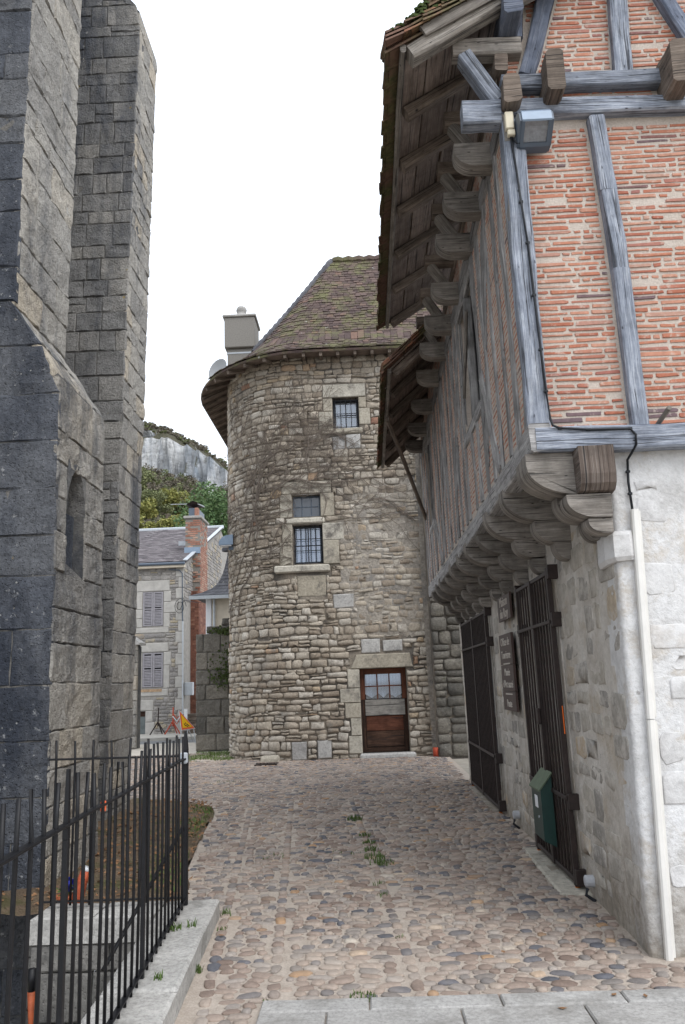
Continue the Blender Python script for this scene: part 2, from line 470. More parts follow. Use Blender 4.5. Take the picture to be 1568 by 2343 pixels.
def mortar_mat(name, a, b):
    g = G(name); p = g.pos()
    c = g.ramp(g.noise(p, 9, 6, .7), [(.3, a), (.7, b)])
    c = g.mix(.6, c, g.ramp(g.noise(p, 70, 4), [(.3, .7), (.65, 1.15)]), 'MULTIPLY')
    g.color(c).bump(g.noise(p, 85, 5, .7), .7, .01); return g.m
M['lime'] = mortar_mat('lime_mortar', (.44, .375, .32), (.555, .49, .43))
M['bedding'] = mortar_mat('cobble_bedding', (.36, .303, .252), (.50, .435, .375))
def plaster_mat(name, w0, w1, base_):
    g = G(name); p = g.pos()
    zed = g.n('ShaderNodeSeparateXYZ'); g.l(p, zed.inputs[0])
    base = g.ramp(g.noise(p, 2.4, 7, .65), base_)
    base = g.mix(.5, base, g.ramp(g.noise(p, 24, 6, .7), [(.3, .72), (.6, 1.12)]), 'MULTIPLY')
    f = g.ramp(g.noise(p, 1.9, 8, .75), [(w0, 0.0), (w1, .85)])             # worn to the ochre bed
    base = g.mix(f, base, g.mix(.6, (.42, .36, .285), g.ramp(g.noise(p, 13, 5), [(.3, .75), (.7, 1.2)]), 'MULTIPLY'))
    damp = g.ramp(g.math('MULTIPLY', g.math('ADD', zed.outputs['Z'], g.math('MULTIPLY', g.noise(p, 2.0, 7, .72), 2.2)), .25), [(.27, .92), (.43, 0.0)])
    base = g.mix(damp, base, g.mix(.7, (.27, .235, .19), g.ramp(g.noise(p, 16, 6), [(.3, .6), (.7, 1.3)]), 'MULTIPLY'))
    spl = g.ramp(g.noise(p, 7, 8, .75), [(.63, 0.0), (.68, .7)])
    base = g.mix(spl, base, (.25, .235, .22))
    g.color(base).rough(.92)
    g.bump(g.math('ADD', g.noise(p, 30, 7, .7), g.math('MULTIPLY', g.noise(p, 6, 4), 1.5)), .7, .018); return g.m
M['plaster'] = plaster_mat('limewashed_render', .52, .66, [(.28, (.43, .42, .41)), (.45, (.585, .58, .575)), (.65, (.67, .67, .672))])
M['plaster_street'] = plaster_mat('aged_lime_render', .50, .64, [(.28, (.38, .345, .30)), (.45, (.50, .465, .42)), (.65, (.61, .58, .535))])
def plaster_stone(name, stops, cover, c0, c1):
    g = G(name); p = g.pos()
    c = g.ramp(g.rnd(), stops)
    c = g.mix(.7, c, g.ramp(g.noise(p, 20, 6, .7), [(.3, .65), (.7, 1.25)]), 'MULTIPLY')
    f = g.ramp(g.noise(p, 6, 8, .75), [(c0, 0.0), (c1, .95)])
    c = g.mix(f, c, cover)
    g.color(c).bump(g.noise(p, 34, 6, .7), .6, .012); return g.m
M['plaster_stone'] = plaster_stone('stone_under_limewash', [(0, (.27, .255, .235)), (.45, (.36, .335, .295)), (.85, (.43, .395, .34)), (1, (.45, .36, .26))], (.51, .475, .43), .48, .62)
M['white_stone'] = plaster_stone('stone_under_white_limewash', [(0, (.46, .45, .445)), (.6, (.56, .555, .55)), (1, (.53, .46, .39))], (.61, .605, .60), .42, .56)
def cobble_mat():
    g = G('river_cobble'); p = g.pos()
    c = g.ramp(g.rnd(), [(0, (.17, .125, .102)), (.2, (.27, .208, .172)), (.42, (.34, .278, .232)), (.55, (.235, .195, .17)), (.68, (.32, .28, .248)), (.8, (.165, .148, .138)), (.88, (.12, .12, .135)), (.94, (.085, .088, .10)), (.97, (.38, .235, .13)), (1, (.45, .40, .34))])
    c = g.mix(.7, c, g.ramp(g.noise(p, 45, 5, .7), [(.3, .65), (.7, 1.3)]), 'MULTIPLY')
    dust = g.ramp(g.noise(p, 1.3, 5, .6), [(.45, 0.0), (.75, .5)])
    c = g.mix(dust, c, (.44, .37, .305))
    g.color(c).rough(.62).bump(g.noise(p, 60, 5, .7), .35, .004); return g.m
M['cobble'] = cobble_mat()
M['paving'] = stone_mat('paving_limestone', [(0, (.315, .305, .29)), (1, (.375, .365, .35))], stain=(.19, .18, .165), stain_sc=2.0, stain_rng=(.48, .68), grain=40, bump=.25, bdist=.006)
M['coping'] = stone_mat('coping_limestone', [(0, (.37, .36, .34)), (1, (.43, .415, .39))], stain=(.16, .155, .14), stain_sc=1.8, stain_rng=(.50, .66), grain=36, bump=.45)
M['pit_stone'] = stone_mat('pit_stone', [(0, (.15, .145, .135)), (1, (.22, .21, .195))], stain=(.05, .05, .05), stain_sc=1.4, stain_rng=(.45, .6), bump=.8)
M['soil'] = stone_mat('bare_soil', [(0, (.20, .145, .095)), (1, (.21, .15, .10))], grain=60, stain=(.115, .105, .045), stain_sc=2.2, stain_rng=(.5, .62), bump=1.0, bdist=.03)
M['ground'] = plain('dusty_ground', (.34, .31, .265), .95, noise_sc=3, amt=.2, bump=.3)
M['asphalt'] = plain('asphalt', (.17, .175, .18), .9, noise_sc=6, amt=.18)
M['pale_apron'] = plain('pale_gravel_apron', (.50, .46, .40), .95, noise_sc=5, amt=.14)
M['footway'] = plain('pale_footway', (.40, .385, .35), .95, noise_sc=3, amt=.12)
def tile_mat(name, stops, moss, mr):
    g = G(name); p = g.pos()
    c = g.ramp(g.rnd(), stops)
    c = g.mix(.6, c, g.ramp(g.noise(p, 18, 5, .7), [(.3, .6), (.7, 1.3)]), 'MULTIPLY')
    f = g.ramp(g.noise(p, 2.0, 8, .72), [(mr[0], 0.0), (mr[1], .95)])
    mo = g.ramp(g.noise(p, 26, 4), [(.3, moss[0]), (.7, moss[1])])
    c = g.mix(f, c, mo)
    li = g.ramp(g.noise(p, 5.5, 5, .6), [(.69, 0.0), (.73, .9)])
    c = g.mix(li, c, (.42, .42, .39))
    g.color(c).rough(.85).bump(g.noise(p, 40, 5), .6, .012); return g.m
M['tile'] = tile_mat('flat_roof_tile', [(0, (.07, .05, .048)), (.5, (.10, .07, .063)), (.9, (.135, .096, .085)), (1, (.17, .105, .08))], ((.085, .085, .04), (.17, .165, .08)), (.46, .62))
M['tile_mossy'] = tile_mat('mossy_roof_tile', [(0, (.12, .075, .055)), (.6, (.17, .10, .075)), (1, (.30, .14, .085))], ((.05, .055, .025), (.14, .135, .06)), (.42, .58))
M['slate'] = tile_mat('weathered_slate', [(0, (.085, .075, .08)), (.5, (.125, .11, .116)), (1, (.175, .155, .162))], ((.16, .15, .15), (.30, .28, .28)), (.54, .68))
M['slate_dark'] = tile_mat('dark_slate', [(0, (.075, .075, .085)), (1, (.12, .12, .13))], ((.13, .09, .085), (.15, .10, .09)), (.62, .75))
M['roof_board'] = timber_mat('roof_boarding', (.15, .115, .095), (.22, .175, .15), (.30, .25, .215))
M['iron_black'] = plain('black_painted_iron', (.0045, .0045, .006), .5, 0, 30, .5, .15, .35)
M['iron_brown'] = plain('rusty_brown_iron', (.022, .013, .011), .55, .0, 25, .5, .2, .4)
M['iron_dark'] = plain('dark_window_iron', (.02, .022, .028), .5)
M['rust'] = plain('orange_rust', (.40, .13, .03), .9, noise_sc=30, amt=.4)
M['rust_pale'] = plain('rust_stained_stone', (.36, .25, .16), .9, noise_sc=12, amt=.4)
M['pvc'] = plain('cream_plastic_pipe', (.66, .645, .61), .35, noise_sc=6, amt=.07, spec=.5)
M['rubber'] = plain('black_cable', (.012, .014, .018), .5)
M['cream'] = plain('cream_plastic', (.62, .56, .42), .45)
M['zinc_blue'] = plain('blue_grey_painted_steel', (.19, .25, .33), .4, .1, 12, .1, 0, .5)
M['lamp_dark'] = plain('lamp_housing', (.09, .115, .15), .45)
M['mail_green'] = plain('green_enamel', (.008, .036, .030), .4, .0, 14, .2, 0, .5)
M['mail_lid'] = plain('faded_green_enamel', (.10, .135, .085), .6, noise_sc=14, amt=.2)
M['white'] = plain('white_plastic', (.62, .63, .65), .45)
M['socket'] = plain('grey_plastic', (.42, .43, .45), .5, noise_sc=20, amt=.12)
M['paper'] = plain('white_paper', (.72, .73, .75), .8)
M['orange_plastic'] = plain('orange_plastic', (.72, .14, .05), .45, noise_sc=20, amt=.15)
M['sleeve_red'] = plain('faded_orange_sleeve', (.46, .105, .05), .5, noise_sc=25, amt=.3)
M['sleeve_dark'] = plain('dirty_orange_sleeve', (.30, .07, .025), .6, noise_sc=25, amt=.3)
M['orange_flat'] = plain('orange_sticker', (.80, .16, .02), .5)
M['red_plastic'] = plain('red_plastic', (.42, .07, .035), .5)
M['blue_plastic'] = plain('blue_plastic', (.02, .03, .32), .4)
M['terracotta'] = plain('terracotta', (.42, .13, .06), .8)
M['sign_brown'] = plain('brown_sign_board', (.06, .038, .033), .5, noise_sc=8, amt=.2)
M['lettering'] = plain('pale_lettering', (.50, .46, .41), .6)
M['concrete'] = stone_mat('concrete', [(0, (.31, .30, .285)), (1, (.34, .33, .31))], grain=30, bump=.3)
M['red_brick_dark'] = stone_mat('dark_red_brick', [(0, (.13, .06, .045)), (.6, (.19, .085, .06)), (1, (.25, .13, .09))], grain=20, bump=.4)
M['chimney_brick'] = stone_mat('chimney_brick', [(0, (.25, .115, .08)), (.6, (.32, .165, .12)), (1, (.38, .27, .21))], grain=20, bump=.4)
M['render_cream'] = plain('cream_render', (.56, .50, .41), .95, noise_sc=4, amt=.12)
M['render_chimney'] = plain('grey_chimney_render', (.21, .198, .18), .95, noise_sc=30, amt=.2, bump=.4)
M['dish_grey'] = plain('dish_grey', (.26, .27, .28), .5)
M['white_metal'] = plain('pale_metal', (.42, .45, .48), .4, noise_sc=10, amt=.1)
M['house_rubble'] = stone_mat('village_rubble', [(0, (.20, .19, .185)), (.4, (.27, .255, .24)), (.8, (.32, .30, .28)), (.95, (.36, .31, .22)), (1, (.34, .26, .17))], stain=(.2, .19, .185), stain_sc=1.2, bump=.5)
M['house_mortar'] = plain('village_mortar', (.29, .275, .255), .95, noise_sc=8, amt=.2)
M['house_dressed'] = plain('pale_dressed_surround', (.40, .385, .36), .9, noise_sc=5, amt=.16)
M['shutter'] = plain('mauve_grey_shutter', (.27, .26, .28), .7, noise_sc=9, amt=.18)
M['old_door'] = plain('grey_green_door', (.12, .14, .14), .7, noise_sc=6, amt=.25)
M['dark_wood'] = timber_mat('dark_varnished_wood', (.03, .017, .012), (.055, .03, .02), (.09, .05, .034))
M['red_wood'] = timber_mat('red_brown_wood', (.07, .028, .017), (.11, .043, .026), (.15, .06, .036))
M['grey_board'] = timber_mat('bleached_board', (.22, .205, .185), (.30, .285, .26), (.38, .36, .33))
def glass_mat(name, tint, mixf, rough=.04):
    g = G(name); t = g.t; t.nodes.remove(g.b)
    o = [n for n in t.nodes if n.type == 'OUTPUT_MATERIAL'][0]
    tr = g.n('ShaderNodeBsdfTransparent'); tr.inputs[0].default_value = (*tint, 1)
    gl = g.n('ShaderNodeBsdfGlossy'); gl.inputs['Roughness'].default_value = rough; gl.inputs['Color'].default_value = (.9, .93, 1, 1)
    mx_ = g.n('ShaderNodeMixShader'); mx_.inputs[0].default_value = mixf
    g.l(tr.outputs[0], mx_.inputs[1]); g.l(gl.outputs[0], mx_.inputs[2]); g.l(mx_.outputs[0], o.inputs[0]); return g.m
M['glass'] = glass_mat('window_glass', (.78, .82, .86), .12)
M['glass_dark'] = plain('dark_window_glass', (.05, .062, .082), .12, spec=.8)
M['curtain'] = plain('pale_curtain', (.66, .68, .72), .95)
M['curtain_blue'] = plain('blue_grey_curtain', (.50, .56, .66), .95)
M['blind'] = plain('ochre_blind', (.48, .41, .31), .95)
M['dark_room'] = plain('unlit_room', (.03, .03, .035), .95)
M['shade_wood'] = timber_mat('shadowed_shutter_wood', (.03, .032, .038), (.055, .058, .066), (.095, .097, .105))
M['weed'] = plain('weed_green', (.075, .12, .03), .7, noise_sc=40, amt=.3)
M['grass'] = plain('short_grass', (.11, .16, .045), .8, noise_sc=12, amt=.35)
M['dead_leaf'] = plain('dry_leaf', (.22, .12, .06), .9, noise_sc=30, amt=.4)
M['moss'] = plain('moss', (.05, .07, .02), .95, noise_sc=30, amt=.4, bump=.8)
M['vine'] = plain('bare_vine_stem', (.14, .115, .095), .9, noise_sc=8, amt=.2)
def leaf_mat(name, stops):  # foliage tones lightened and muted, distance haze is put into the colour
    g = G(name); c = g.ramp(g.rnd(), stops); g.color(c).rough(.7)
    return g.m
M['leaf_green'] = leaf_mat('green_foliage', [(0, (.055, .105, .04)), (.5, (.09, .15, .06)), (1, (.14, .205, .085))])
M['leaf_olive'] = leaf_mat('olive_foliage', [(0, (.095, .115, .055)), (.5, (.145, .165, .075)), (1, (.21, .22, .10))])
M['leaf_rust'] = leaf_mat('brown_scrub', [(0, (.10, .095, .075)), (.5, (.145, .13, .10)), (1, (.21, .175, .125))])
M['leaf_yellow'] = leaf_mat('yellow_green_foliage', [(0, (.15, .165, .05)), (.5, (.22, .225, .065)), (1, (.29, .27, .085))])
M['bark'] = plain('bark', (.11, .09, .07), .95)
def cliff_mat():
    g = G('cliff_and_scrub'); p = g.pos()
    nz = g.n('ShaderNodeSeparateXYZ'); g.l(g.n('ShaderNodeNewGeometry').outputs['True Normal'], nz.inputs[0])
    rock = g.ramp(g.noise(g.scale(p, (.09, .09, .035)), 1.0, 9, .68, .3), [(.30, (.30, .34, .39)), (.45, (.53, .55, .575)), (.60, (.70, .70, .69))])
    cr = g.ramp(g.noise(g.scale(p, (.35, .35, .07)), 1.0, 7, .75, 1.0), [(.36, .45), (.47, 1.0)])
    rock = g.mix(.6, rock, g.ramp(g.noise(g.scale(p, (.05, .05, .5)), 1.0, 5, .7), [(.36, .6), (.55, 1.12)]), 'MULTIPLY')
    rock = g.mix(1.0, rock, cr, 'MULTIPLY')
    veg = g.ramp(g.noise(p, .16, 8, .7), [(.3, (.055, .06, .035)), (.55, (.10, .092, .055)), (.75, (.15, .125, .07))])
    f = g.ramp(g.math('ADD', nz.outputs['Z'], g.math('MULTIPLY', g.math('SUBTRACT', g.noise(p, .10, 6, .65), .5), .5)), [(.42, 0.0), (.5, 1.0)])
    g.color(g.mix(f, rock, veg)).bump(g.math('ADD', g.noise(p, .6, 8, .7), g.math('MULTIPLY', g.noise(g.scale(p, (.35, .35, .12)), 1.0, 6, .7, .6), 2.0)), 1.0, 1.6); return g.m
M['cliff'] = cliff_mat()

Z3 = (0, 0, 1)

# ================================================================== ground
def lerp_tab(tab, x):
    if x <= tab[0][0]: return tab[0][1]
    for (a, p), (b, q) in zip(tab, tab[1:]):
        if x <= b: return p+(q-p)*(x-a)/(b-a)
    return tab[-1][1]

xy = lambda z: (lambda u, v, d: (u, v, z+d))
KERB_OUT = [(-3, -.62), (4.04, -1.03), (6.2, -1.16)]
LANE_LEFT = [(-3, -.62), (4.04, -1.03), (6.2, -1.165), (6.21, -1.42), (6.9, -1.55), (7.79, -1.75), (9.3, -1.95), (10.4, -2.06), (11.1, -2.12), (11.7, -2.3), (12.1, -2.6), (12.45, -3.1), (12.7, -3.7), (14, -5.2), (17, -6.6), (21.3, -7.4)]

m = MB()
PIT = [(-7.0, -2.42, -4.0, 6.99), (-2.42, -1.5, -4.0, 5.86)]
wall_holes(m, [-1500, -40, -8, 4, 40, 1500], [-1500, -10, 8, 30, 60, 1500], PIT, xy(-.05), 0)
box(m, -7.05, -1.45, -4.05, 7.05, -1.34, -1.3)
tag(m.build('ground', M['ground']), kind='structure')

lane = MB(); ys = [2.0+.2*i for i in range(97)]
for a, b in zip(ys, ys[1:]):
    for k in range(6):
        P = lambda y, t: (lerp_tab(LANE_LEFT, y)*(1-t)+(1.72 if y > 5.15 else 3.4)*t, y)
        p = [P(a, k/6), P(a, (k+1)/6), P(b, (k+1)/6), P(b, k/6)]
        lane.add([(x, y, .004*noise.noise(Vector((x*2, y*2, 0)))) for x, y in p], [(0, 1, 2, 3)])
LANE = tag(lane.build('cobbled_lane', M['bedding'], smooth=True), kind='structure')

# cobbles: rows across the lane, three lengthwise guide lines
def cobble_verts(R, a, b, h, n=8):
    ph = R.uniform(0, .5); out = []
    for k in range(n):
        t = 2*math.pi*(k+ph*.5)/n
        c, s_ = math.cos(t), math.sin(t); e = .72
        r = 1+R.uniform(-.2, .12)
        out.append((a*r*math.copysign(abs(c)**e, c), b*r*math.copysign(abs(s_)**e, s_)))
    vs = [(x, y, -.015) for x, y in out] + [(x*.98, y*.98, h*.5) for x, y in out] + [(x*.72, y*.70, h*R.uniform(.92, 1.05)) for x, y in out] + [(R.uniform(-.1, .1)*a, 0, h*1.06)]
    fs = []
    for r in (0, n):
        for k in range(n): fs.append((r+k, r+(k+1) % n, r+n+(k+1) % n, r+n+k))
    for k in range(n): fs.append((2*n+k, 2*n+(k+1) % n, 3*n))
    return vs, fs
R = random.Random(5)
GUIDE = [lambda y: .56-.073*y, lambda y: -.17-.088*y, lambda y: -.55-.115*y]     # guide lines x(y)
GUIDE = [lambda y: .19-.072*(y-5.04), lambda y: -.62-.081*(y-5.15), lambda y: -1.0-.11*(y-5.15)]
spots = []
def in_lane(x, y):
    if x < lerp_tab(LANE_LEFT, y)+.05 or x > (1.60 if y > 5.0 else 3.3): return False
    if y < 4.58 and x > -.66: return False
    if y > 18.1 and x > -1.5: return False
    if y > 17.7 and x > 1.45: return False
    if y > 18.0 and math.hypot(x+1.47, y-20.15) < 2.02: return False
    if y > 20.1 and x > -3.5: return False
    if y > 18.8 and -4.3 < x < -3.2 and y < 20.9: return False
    return True
y = 3.3
while y < 21.0:
    dy = R.uniform(.060, .095) if y < 9 else R.uniform(.068, .105)
    x = -7.3+R.uniform(0, .1)
    while x < 3.3:
        w = R.choice((R.uniform(.06, .10), R.uniform(.085, .165)))
        cx = x+w/2; cy = y+dy/2+.05*noise.noise(Vector((cx*.8, y*.5, 2)))
        x += w
        if abs(cx) > 0 and any(abs(cx-g(cy)) < .06 for g in GUIDE) and cy < 12: continue
        if not in_lane(cx, cy): continue
        if abs(cx) > .62*cy+.6: continue
        if R.random() < .035: continue
        spots.append((cx, cy, w/2*R.uniform(.90, 1.02)-.002, dy/2*R.uniform(.88, 1.04)-.0015, R.uniform(-.3, .3)))
    y += dy
for g in GUIDE:
    y = 3.9
    while y < 12:
        l = R.uniform(.10, .17)
        if in_lane(g(y), y): spots.append((g(y+l/2), y+l/2, R.uniform(.035, .045), l/2-.009, .075+R.uniform(-.06, .06)))
        y += l
spots.sort(key=lambda s: math.hypot(s[0], s[1]))
vis = lambda s: -.46*s[1]-.1 < s[0] < .40*s[1]+.1 and s[1] > 4.2
near = [s for s in spots if vis(s)][:300]; nearset = set(near)
protos = []
for k in range(28):
    vs, fs = cobble_verts(R, 1, 1, 1)
    me = bpy.data.meshes.new('cobble'); me.from_pydata(vs, [], fs); me.polygons.foreach_set("use_smooth", [True]*len(fs)); me.materials.append(M['cobble']); protos.append(me)
for s in near:
    o = bpy.data.objects.new('cobble', R.choice(protos)); COL.objects.link(o); o.parent = LANE
    o.location = (s[0], s[1], 0); o.scale = (s[2], s[3], R.uniform(.008, .018)); o.rotation_euler = (R.uniform(-.06, .06), R.uniform(-.06, .06), s[4])
m = MB()
for s in spots:
    if s in nearset: continue
    h = R.uniform(.008, .018); n = 8 if s[1] < 12 else 6
    vs, fs = cobble_verts(R, s[2], s[3], h, n)
    ca, sa = math.cos(s[4]), math.sin(s[4])
    m.add([(s[0]+x*ca-y_*sa, s[1]+x*sa+y_*ca, z) for x, y_, z in vs], fs)
tag(m.build('cobble_mass', M['cobble'], LANE, True), kind='stuff')

# bare earth beside the church, apron, road, footway
m = MB(); ys = [6.24+.12*i for i in range(54)]
for a, b in zip(ys, ys[1:]):
    for k in range(14):
        P = lambda y, t: (-3.6*(1-t)+(lerp_tab(LANE_LEFT, y)+.05*noise.noise(Vector((y*2.3, 0, 0))))*t, y)
        q = [P(a, k/14), P(a, (k+1)/14), P(b, (k+1)/14), P(b, k/14)]
        hz = lambda x, y: .012+.05*min(1, max(0, (lerp_tab(LANE_LEFT, y)-x)*2))+.03*noise.noise(Vector((x*4, y*4, 1)))*min(1, max(0, (lerp_tab(LANE_LEFT, y)-x)*3))
        m.add([(x, y, hz(x, y)) for x, y in q], [(0, 1, 2, 3)])
tag(m.build('earth_bed', M['soil'], smooth=True), kind='structure')
m = MB(); box(m, -30, -2.9, 20.9, 25.8, -.045, -.022); tag(m.build('gravel_apron', M['pale_apron']), kind='structure')
m = MB(); box(m, -80, 60, 25.8, 27.4, -.045, -.03); tag(m.build('road', M['asphalt']), kind='structure')
m = MB(); box(m, -80, 60, 27.4, 40, -.045, .07); tag(m.build('footway', M['footway']), kind='structure')

# paving strip at the bottom of the picture
pv = MB(); box(pv, -.63, 3.4, 1.0, 4.585, -.04, .004)
PAVE = tag(pv.build('paving_strip', M['bedding']), kind='structure')
rows = [(4.58, 4.42, [-.63, -.06, .62, 1.25, 1.9, 2.7]), (4.413, 4.12, [-.63, -.28, .40, 1.02, 1.6, 2.5]), (4.113, 3.7, [-.63, .1, .8, 1.5, 2.5])]
for (yb, ya, xs) in rows:
    for a, b in zip(xs, xs[1:]):
        m = MB(); block(m, [(a+.004, ya+.003), (b-.004, ya+.003), (b-.004, yb-.003), (a+.004, yb-.003)], xy(.004), .022, .02, 3, 2, .0015, .008)
        m.build('paving_slab', M['paving'], PAVE)

# ================================================================== pit edge: coping stones and pit walls
KERB = thing('pit_wall', 'low pale stone coping around the sunken pit under the black railing', 'low wall', (-1.3, 5, 0))
kin = lambda y: lerp_tab([(2, -1.33), (4.07, -1.43), (5.53, -1.53), (5.9, -1.55)], y); kout = lambda y: lerp_tab(KERB_OUT, y)
for a, b in ((2.2, 3.3), (3.31, 4.45), (4.46, 5.52), (5.53, 6.22)):
    m = MB(); pr = [(kin(min(a, 5.86)), a), (kout(a), a), (kout(b), b), (kin(min(b, 5.86)), b)]
    block(m, [(p[0], p[1]+(.004 if i < 2 else -.004)) for i, p in enumerate(pr)], xy(.10), .03, .25, 4, 5, .004, .02)
    m.build('coping_stone', M['coping'], KERB)
for a, b in ((-2.42, -1.99), (-1.98, -1.56)):
    m = MB(); block(m, [(a, 5.85), (b, 5.85), (b, 6.23), (a, 6.23)], xy(.10), .03, .14, 4, 3, .004, .02); m.build('coping_stone', M['coping'], KERB)
fr = plane_map((0, 5.89, 0), (1, 0, 0), Z3, (0, -1, 0))
for q in courses(-2.42, -1.5, -1.3, -.04, (.2, .34), (.3, .6), .015, .01, seed=3):
    m = MB(); block(m, q, fr, .03, .05, 3, 2, .012); m.build('stone', M['pit_stone'], KERB)
sd = plane_map((-2.40, 0, 0), (0, 1, 0), Z3, (1, 0, 0))
for q in courses(5.9, 6.98, -1.3, .1, (.2, .34), (.3, .6), .015, .01, seed=4):
    m = MB(); block(m, q, sd, .0, .05, 3, 2, .012); m.build('stone', M['pit_stone'], KERB)
inner = lambda u, v, d: (kin(u)-.03-d, u, v)
for q in courses(2.0, 5.88, -1.3, -.16, (.2, .34), (.3, .7), .015, .01, seed=5):
    m = MB(); block(m, [q[1], q[0], q[3], q[2]], inner, .02, .05, 3, 2, .01); m.build('stone', M['pit_stone'], KERB)

# ================================================================== church buttresses
CH = thing('church', 'old church wall with two tall stone buttresses, black crusted blocks and a pointed niche', 'church', (-4, 8, 0))
XZ = lambda a, b, d: (a, d, b)
# near buttress: core, then blocks
m = MB()
_full = [(-6.5, -1.3), (-2.795, -1.3), (-2.847, 4.67), (-3.352, 5.44), (-3.318, 17), (-6.5, 17)]
_cut = [(-6.5, -1.3), (-2.795, -1.3), (-2.829, 2.70), (-3.06, 2.76), (-3.06, 3.95), (-2.841, 3.95), (-2.847, 4.67), (-3.352, 5.44), (-3.318, 17), (-6.5, 17)]
for _pts, _a, _b in ((_full, 6.996, 7.285), (_cut, 7.286, 7.775), (_full, 7.776, 8.315)): prism(m, _pts, XZ, _a, _b, uvs=False)
# niche recess is carved by leaving the core short behind it
A = m.build('buttress', M['church_joint'], CH)
afront = plane_map((0, 7.01, 0), (1, 0, 0), Z3, (0, -1, 0))
def clip_right(quads, xr):
    out = []
    for q in quads:
        r1, r2 = xr(q[1][1]), xr(q[2][1])
        if q[0][0] >= r1-.03: continue
        q = [list(p) for p in q]
        if q[1][0] > r1-.12: q[1][0] = r1
        if q[2][0] > r2-.12: q[2][0] = r2
        q[1][0] = min(q[1][0], r1); q[2][0] = min(q[2][0], r2)
        if q[2][0]-q[3][0] < .02: q[3][0] = q[2][0]-.02
        out.append(q)
    return out
xrA = lambda z: -2.835+.01*(1-min(1, max(0, z/4.7)))*5 if z < 4.69 else max(-3.34, -2.835-.51*(z-4.69)/.77)
def put(quads, mapf, mat, parent, h=.03, back=.04, nx=6, ny=5, rough=.014, edge=.012):
    for q in quads:
        m = MB(); block(m, q, mapf, h, back, nx, ny, rough, edge); m.build('stone', mat, parent, False)
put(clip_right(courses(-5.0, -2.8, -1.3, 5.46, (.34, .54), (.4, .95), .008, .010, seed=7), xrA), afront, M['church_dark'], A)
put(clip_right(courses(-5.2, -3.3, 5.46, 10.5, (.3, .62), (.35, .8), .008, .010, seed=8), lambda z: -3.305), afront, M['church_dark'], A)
NICHE = (7.30, 7.76, 2.78, 3.52)
astreet = lambda u, v, d: (-2.86+.01*max(0, 1-v/4.7)*5+d, u, v)
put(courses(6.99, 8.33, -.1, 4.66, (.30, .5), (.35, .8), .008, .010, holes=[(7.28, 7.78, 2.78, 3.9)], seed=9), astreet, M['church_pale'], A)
NB = MB(); bbox(NB, -3.05, -2.935, 7.287, 7.774, 2.75, 3.42); NB.build('niche_infill', M['church_dark'], A)
# pointed head of the niche, its infill slab and dark back
hd = [(7.28, 3.40), (7.30, 3.58), (7.38, 3.74), (7.53, 3.90), (7.28, 3.90)]
m = MB(); prism(m, hd, lambda a, b, d: (d, a, b), -3.05, -2.822, uvs=False); m.build('niche_arch', M['church_mid'], A)
m = MB(); prism(m, [(7.53, 3.90), (7.68, 3.76), (7.75, 3.58), (7.78, 3.40), (7.78, 3.90)], lambda a, b, d: (d, a, b), -3.05, -2.824, uvs=False); m.build('niche_arch', M['church_mid'], A)
m = MB(); prism(m, [(7.28, 2.62), (7.78, 2.62), (7.78, 2.78), (7.28, 2.88)], lambda a, b, d: (d, a, b), -2.95, -2.836, uvs=False); m.build('niche_sill', M['church_mid'], A)

# weathering slope
sl_o = Vector((-2.865, 0, 4.66)); sl_v = Vector((-.505, 0, .77)); L_ = sl_v.length; sl_v.normalize()
slope = lambda u, v, d: tuple(sl_o + Vector((0, u, 0)) + sl_v*v + Vector((.836, 0, .548))*d)
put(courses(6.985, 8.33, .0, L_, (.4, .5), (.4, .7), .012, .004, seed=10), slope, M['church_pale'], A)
aup = lambda u, v, d: (-3.335+.006*(v-5.4)+d, u, v)
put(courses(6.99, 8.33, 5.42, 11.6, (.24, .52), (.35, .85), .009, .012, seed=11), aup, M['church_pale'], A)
# far buttress
lean = lambda z: -3.40+.0195*z
m = MB()
prism(m, [(-6.5, -.1), (-3.416, -.1), (lean(12.3)-.014, 12.3), (-5.0, 14.3), (-6.5, 14.3)], XZ, 10.436, 11.455, uvs=False)
B = m.build('buttress', M['church_joint'], CH)
bfront = plane_map((0, 10.45, 0), (1, 0, 0), Z3, (0, -1, 0))
xrB = lambda z: lean(z)-.005 if z < 12.34 else -3.16-(z-12.34)*.86
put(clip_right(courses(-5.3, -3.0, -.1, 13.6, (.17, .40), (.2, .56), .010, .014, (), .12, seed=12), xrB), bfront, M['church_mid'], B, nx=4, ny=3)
bstreet = lambda u, v, d: (lean(v)-.03+d, u, v)
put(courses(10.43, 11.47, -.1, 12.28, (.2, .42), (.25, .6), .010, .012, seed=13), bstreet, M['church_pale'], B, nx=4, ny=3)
m = MB(); box(m, -7.5, -5.6, 2.0, 13.5, -1.3, 13.0); m.build('nave_wall', M['church_mid'], CH)

# ================================================================== house with the round corner
TX, TY, TR, TF = -1.47, 20.15, 1.95, 18.2
ARC = TR*math.pi/2
def tmap(u, v, d):
    if u >= TX: return (u, TF-d, v)
    f = (TX-u)/TR
    if f <= math.pi/2: return (TX-(TR+d)*math.sin(f), TY-(TR+d)*math.cos(f), v)
    return (TX-(TR+d), TY+(TX-ARC-u), v)
TW = thing('stone_house', 'rubble stone house with a rounded corner and a steep mossy tile roof', 'house', (-1, 19, 0))
DOOR = (-.16, .90, .10, 1.95); LOWW = (-1.61, -.90, 4.42, 5.36); UPW = (-1.61, -.93, 5.56, 6.10); TOPW = (-.55, .09, 7.73, 8.52)
HOLES = [DOOR, LOWW, UPW, TOPW]
m = MB()
us = [-10.6+.5*i for i in range(12)]+[TX-ARC+i*ARC/16 for i in range(17)]+[TX+.3*i for i in range(11)]
wall_holes(m, us, [-.1, 3, 6, 9.72], HOLES, tmap, .32)
WALL = m.build('wall', M['rubble_mortar'], TW)
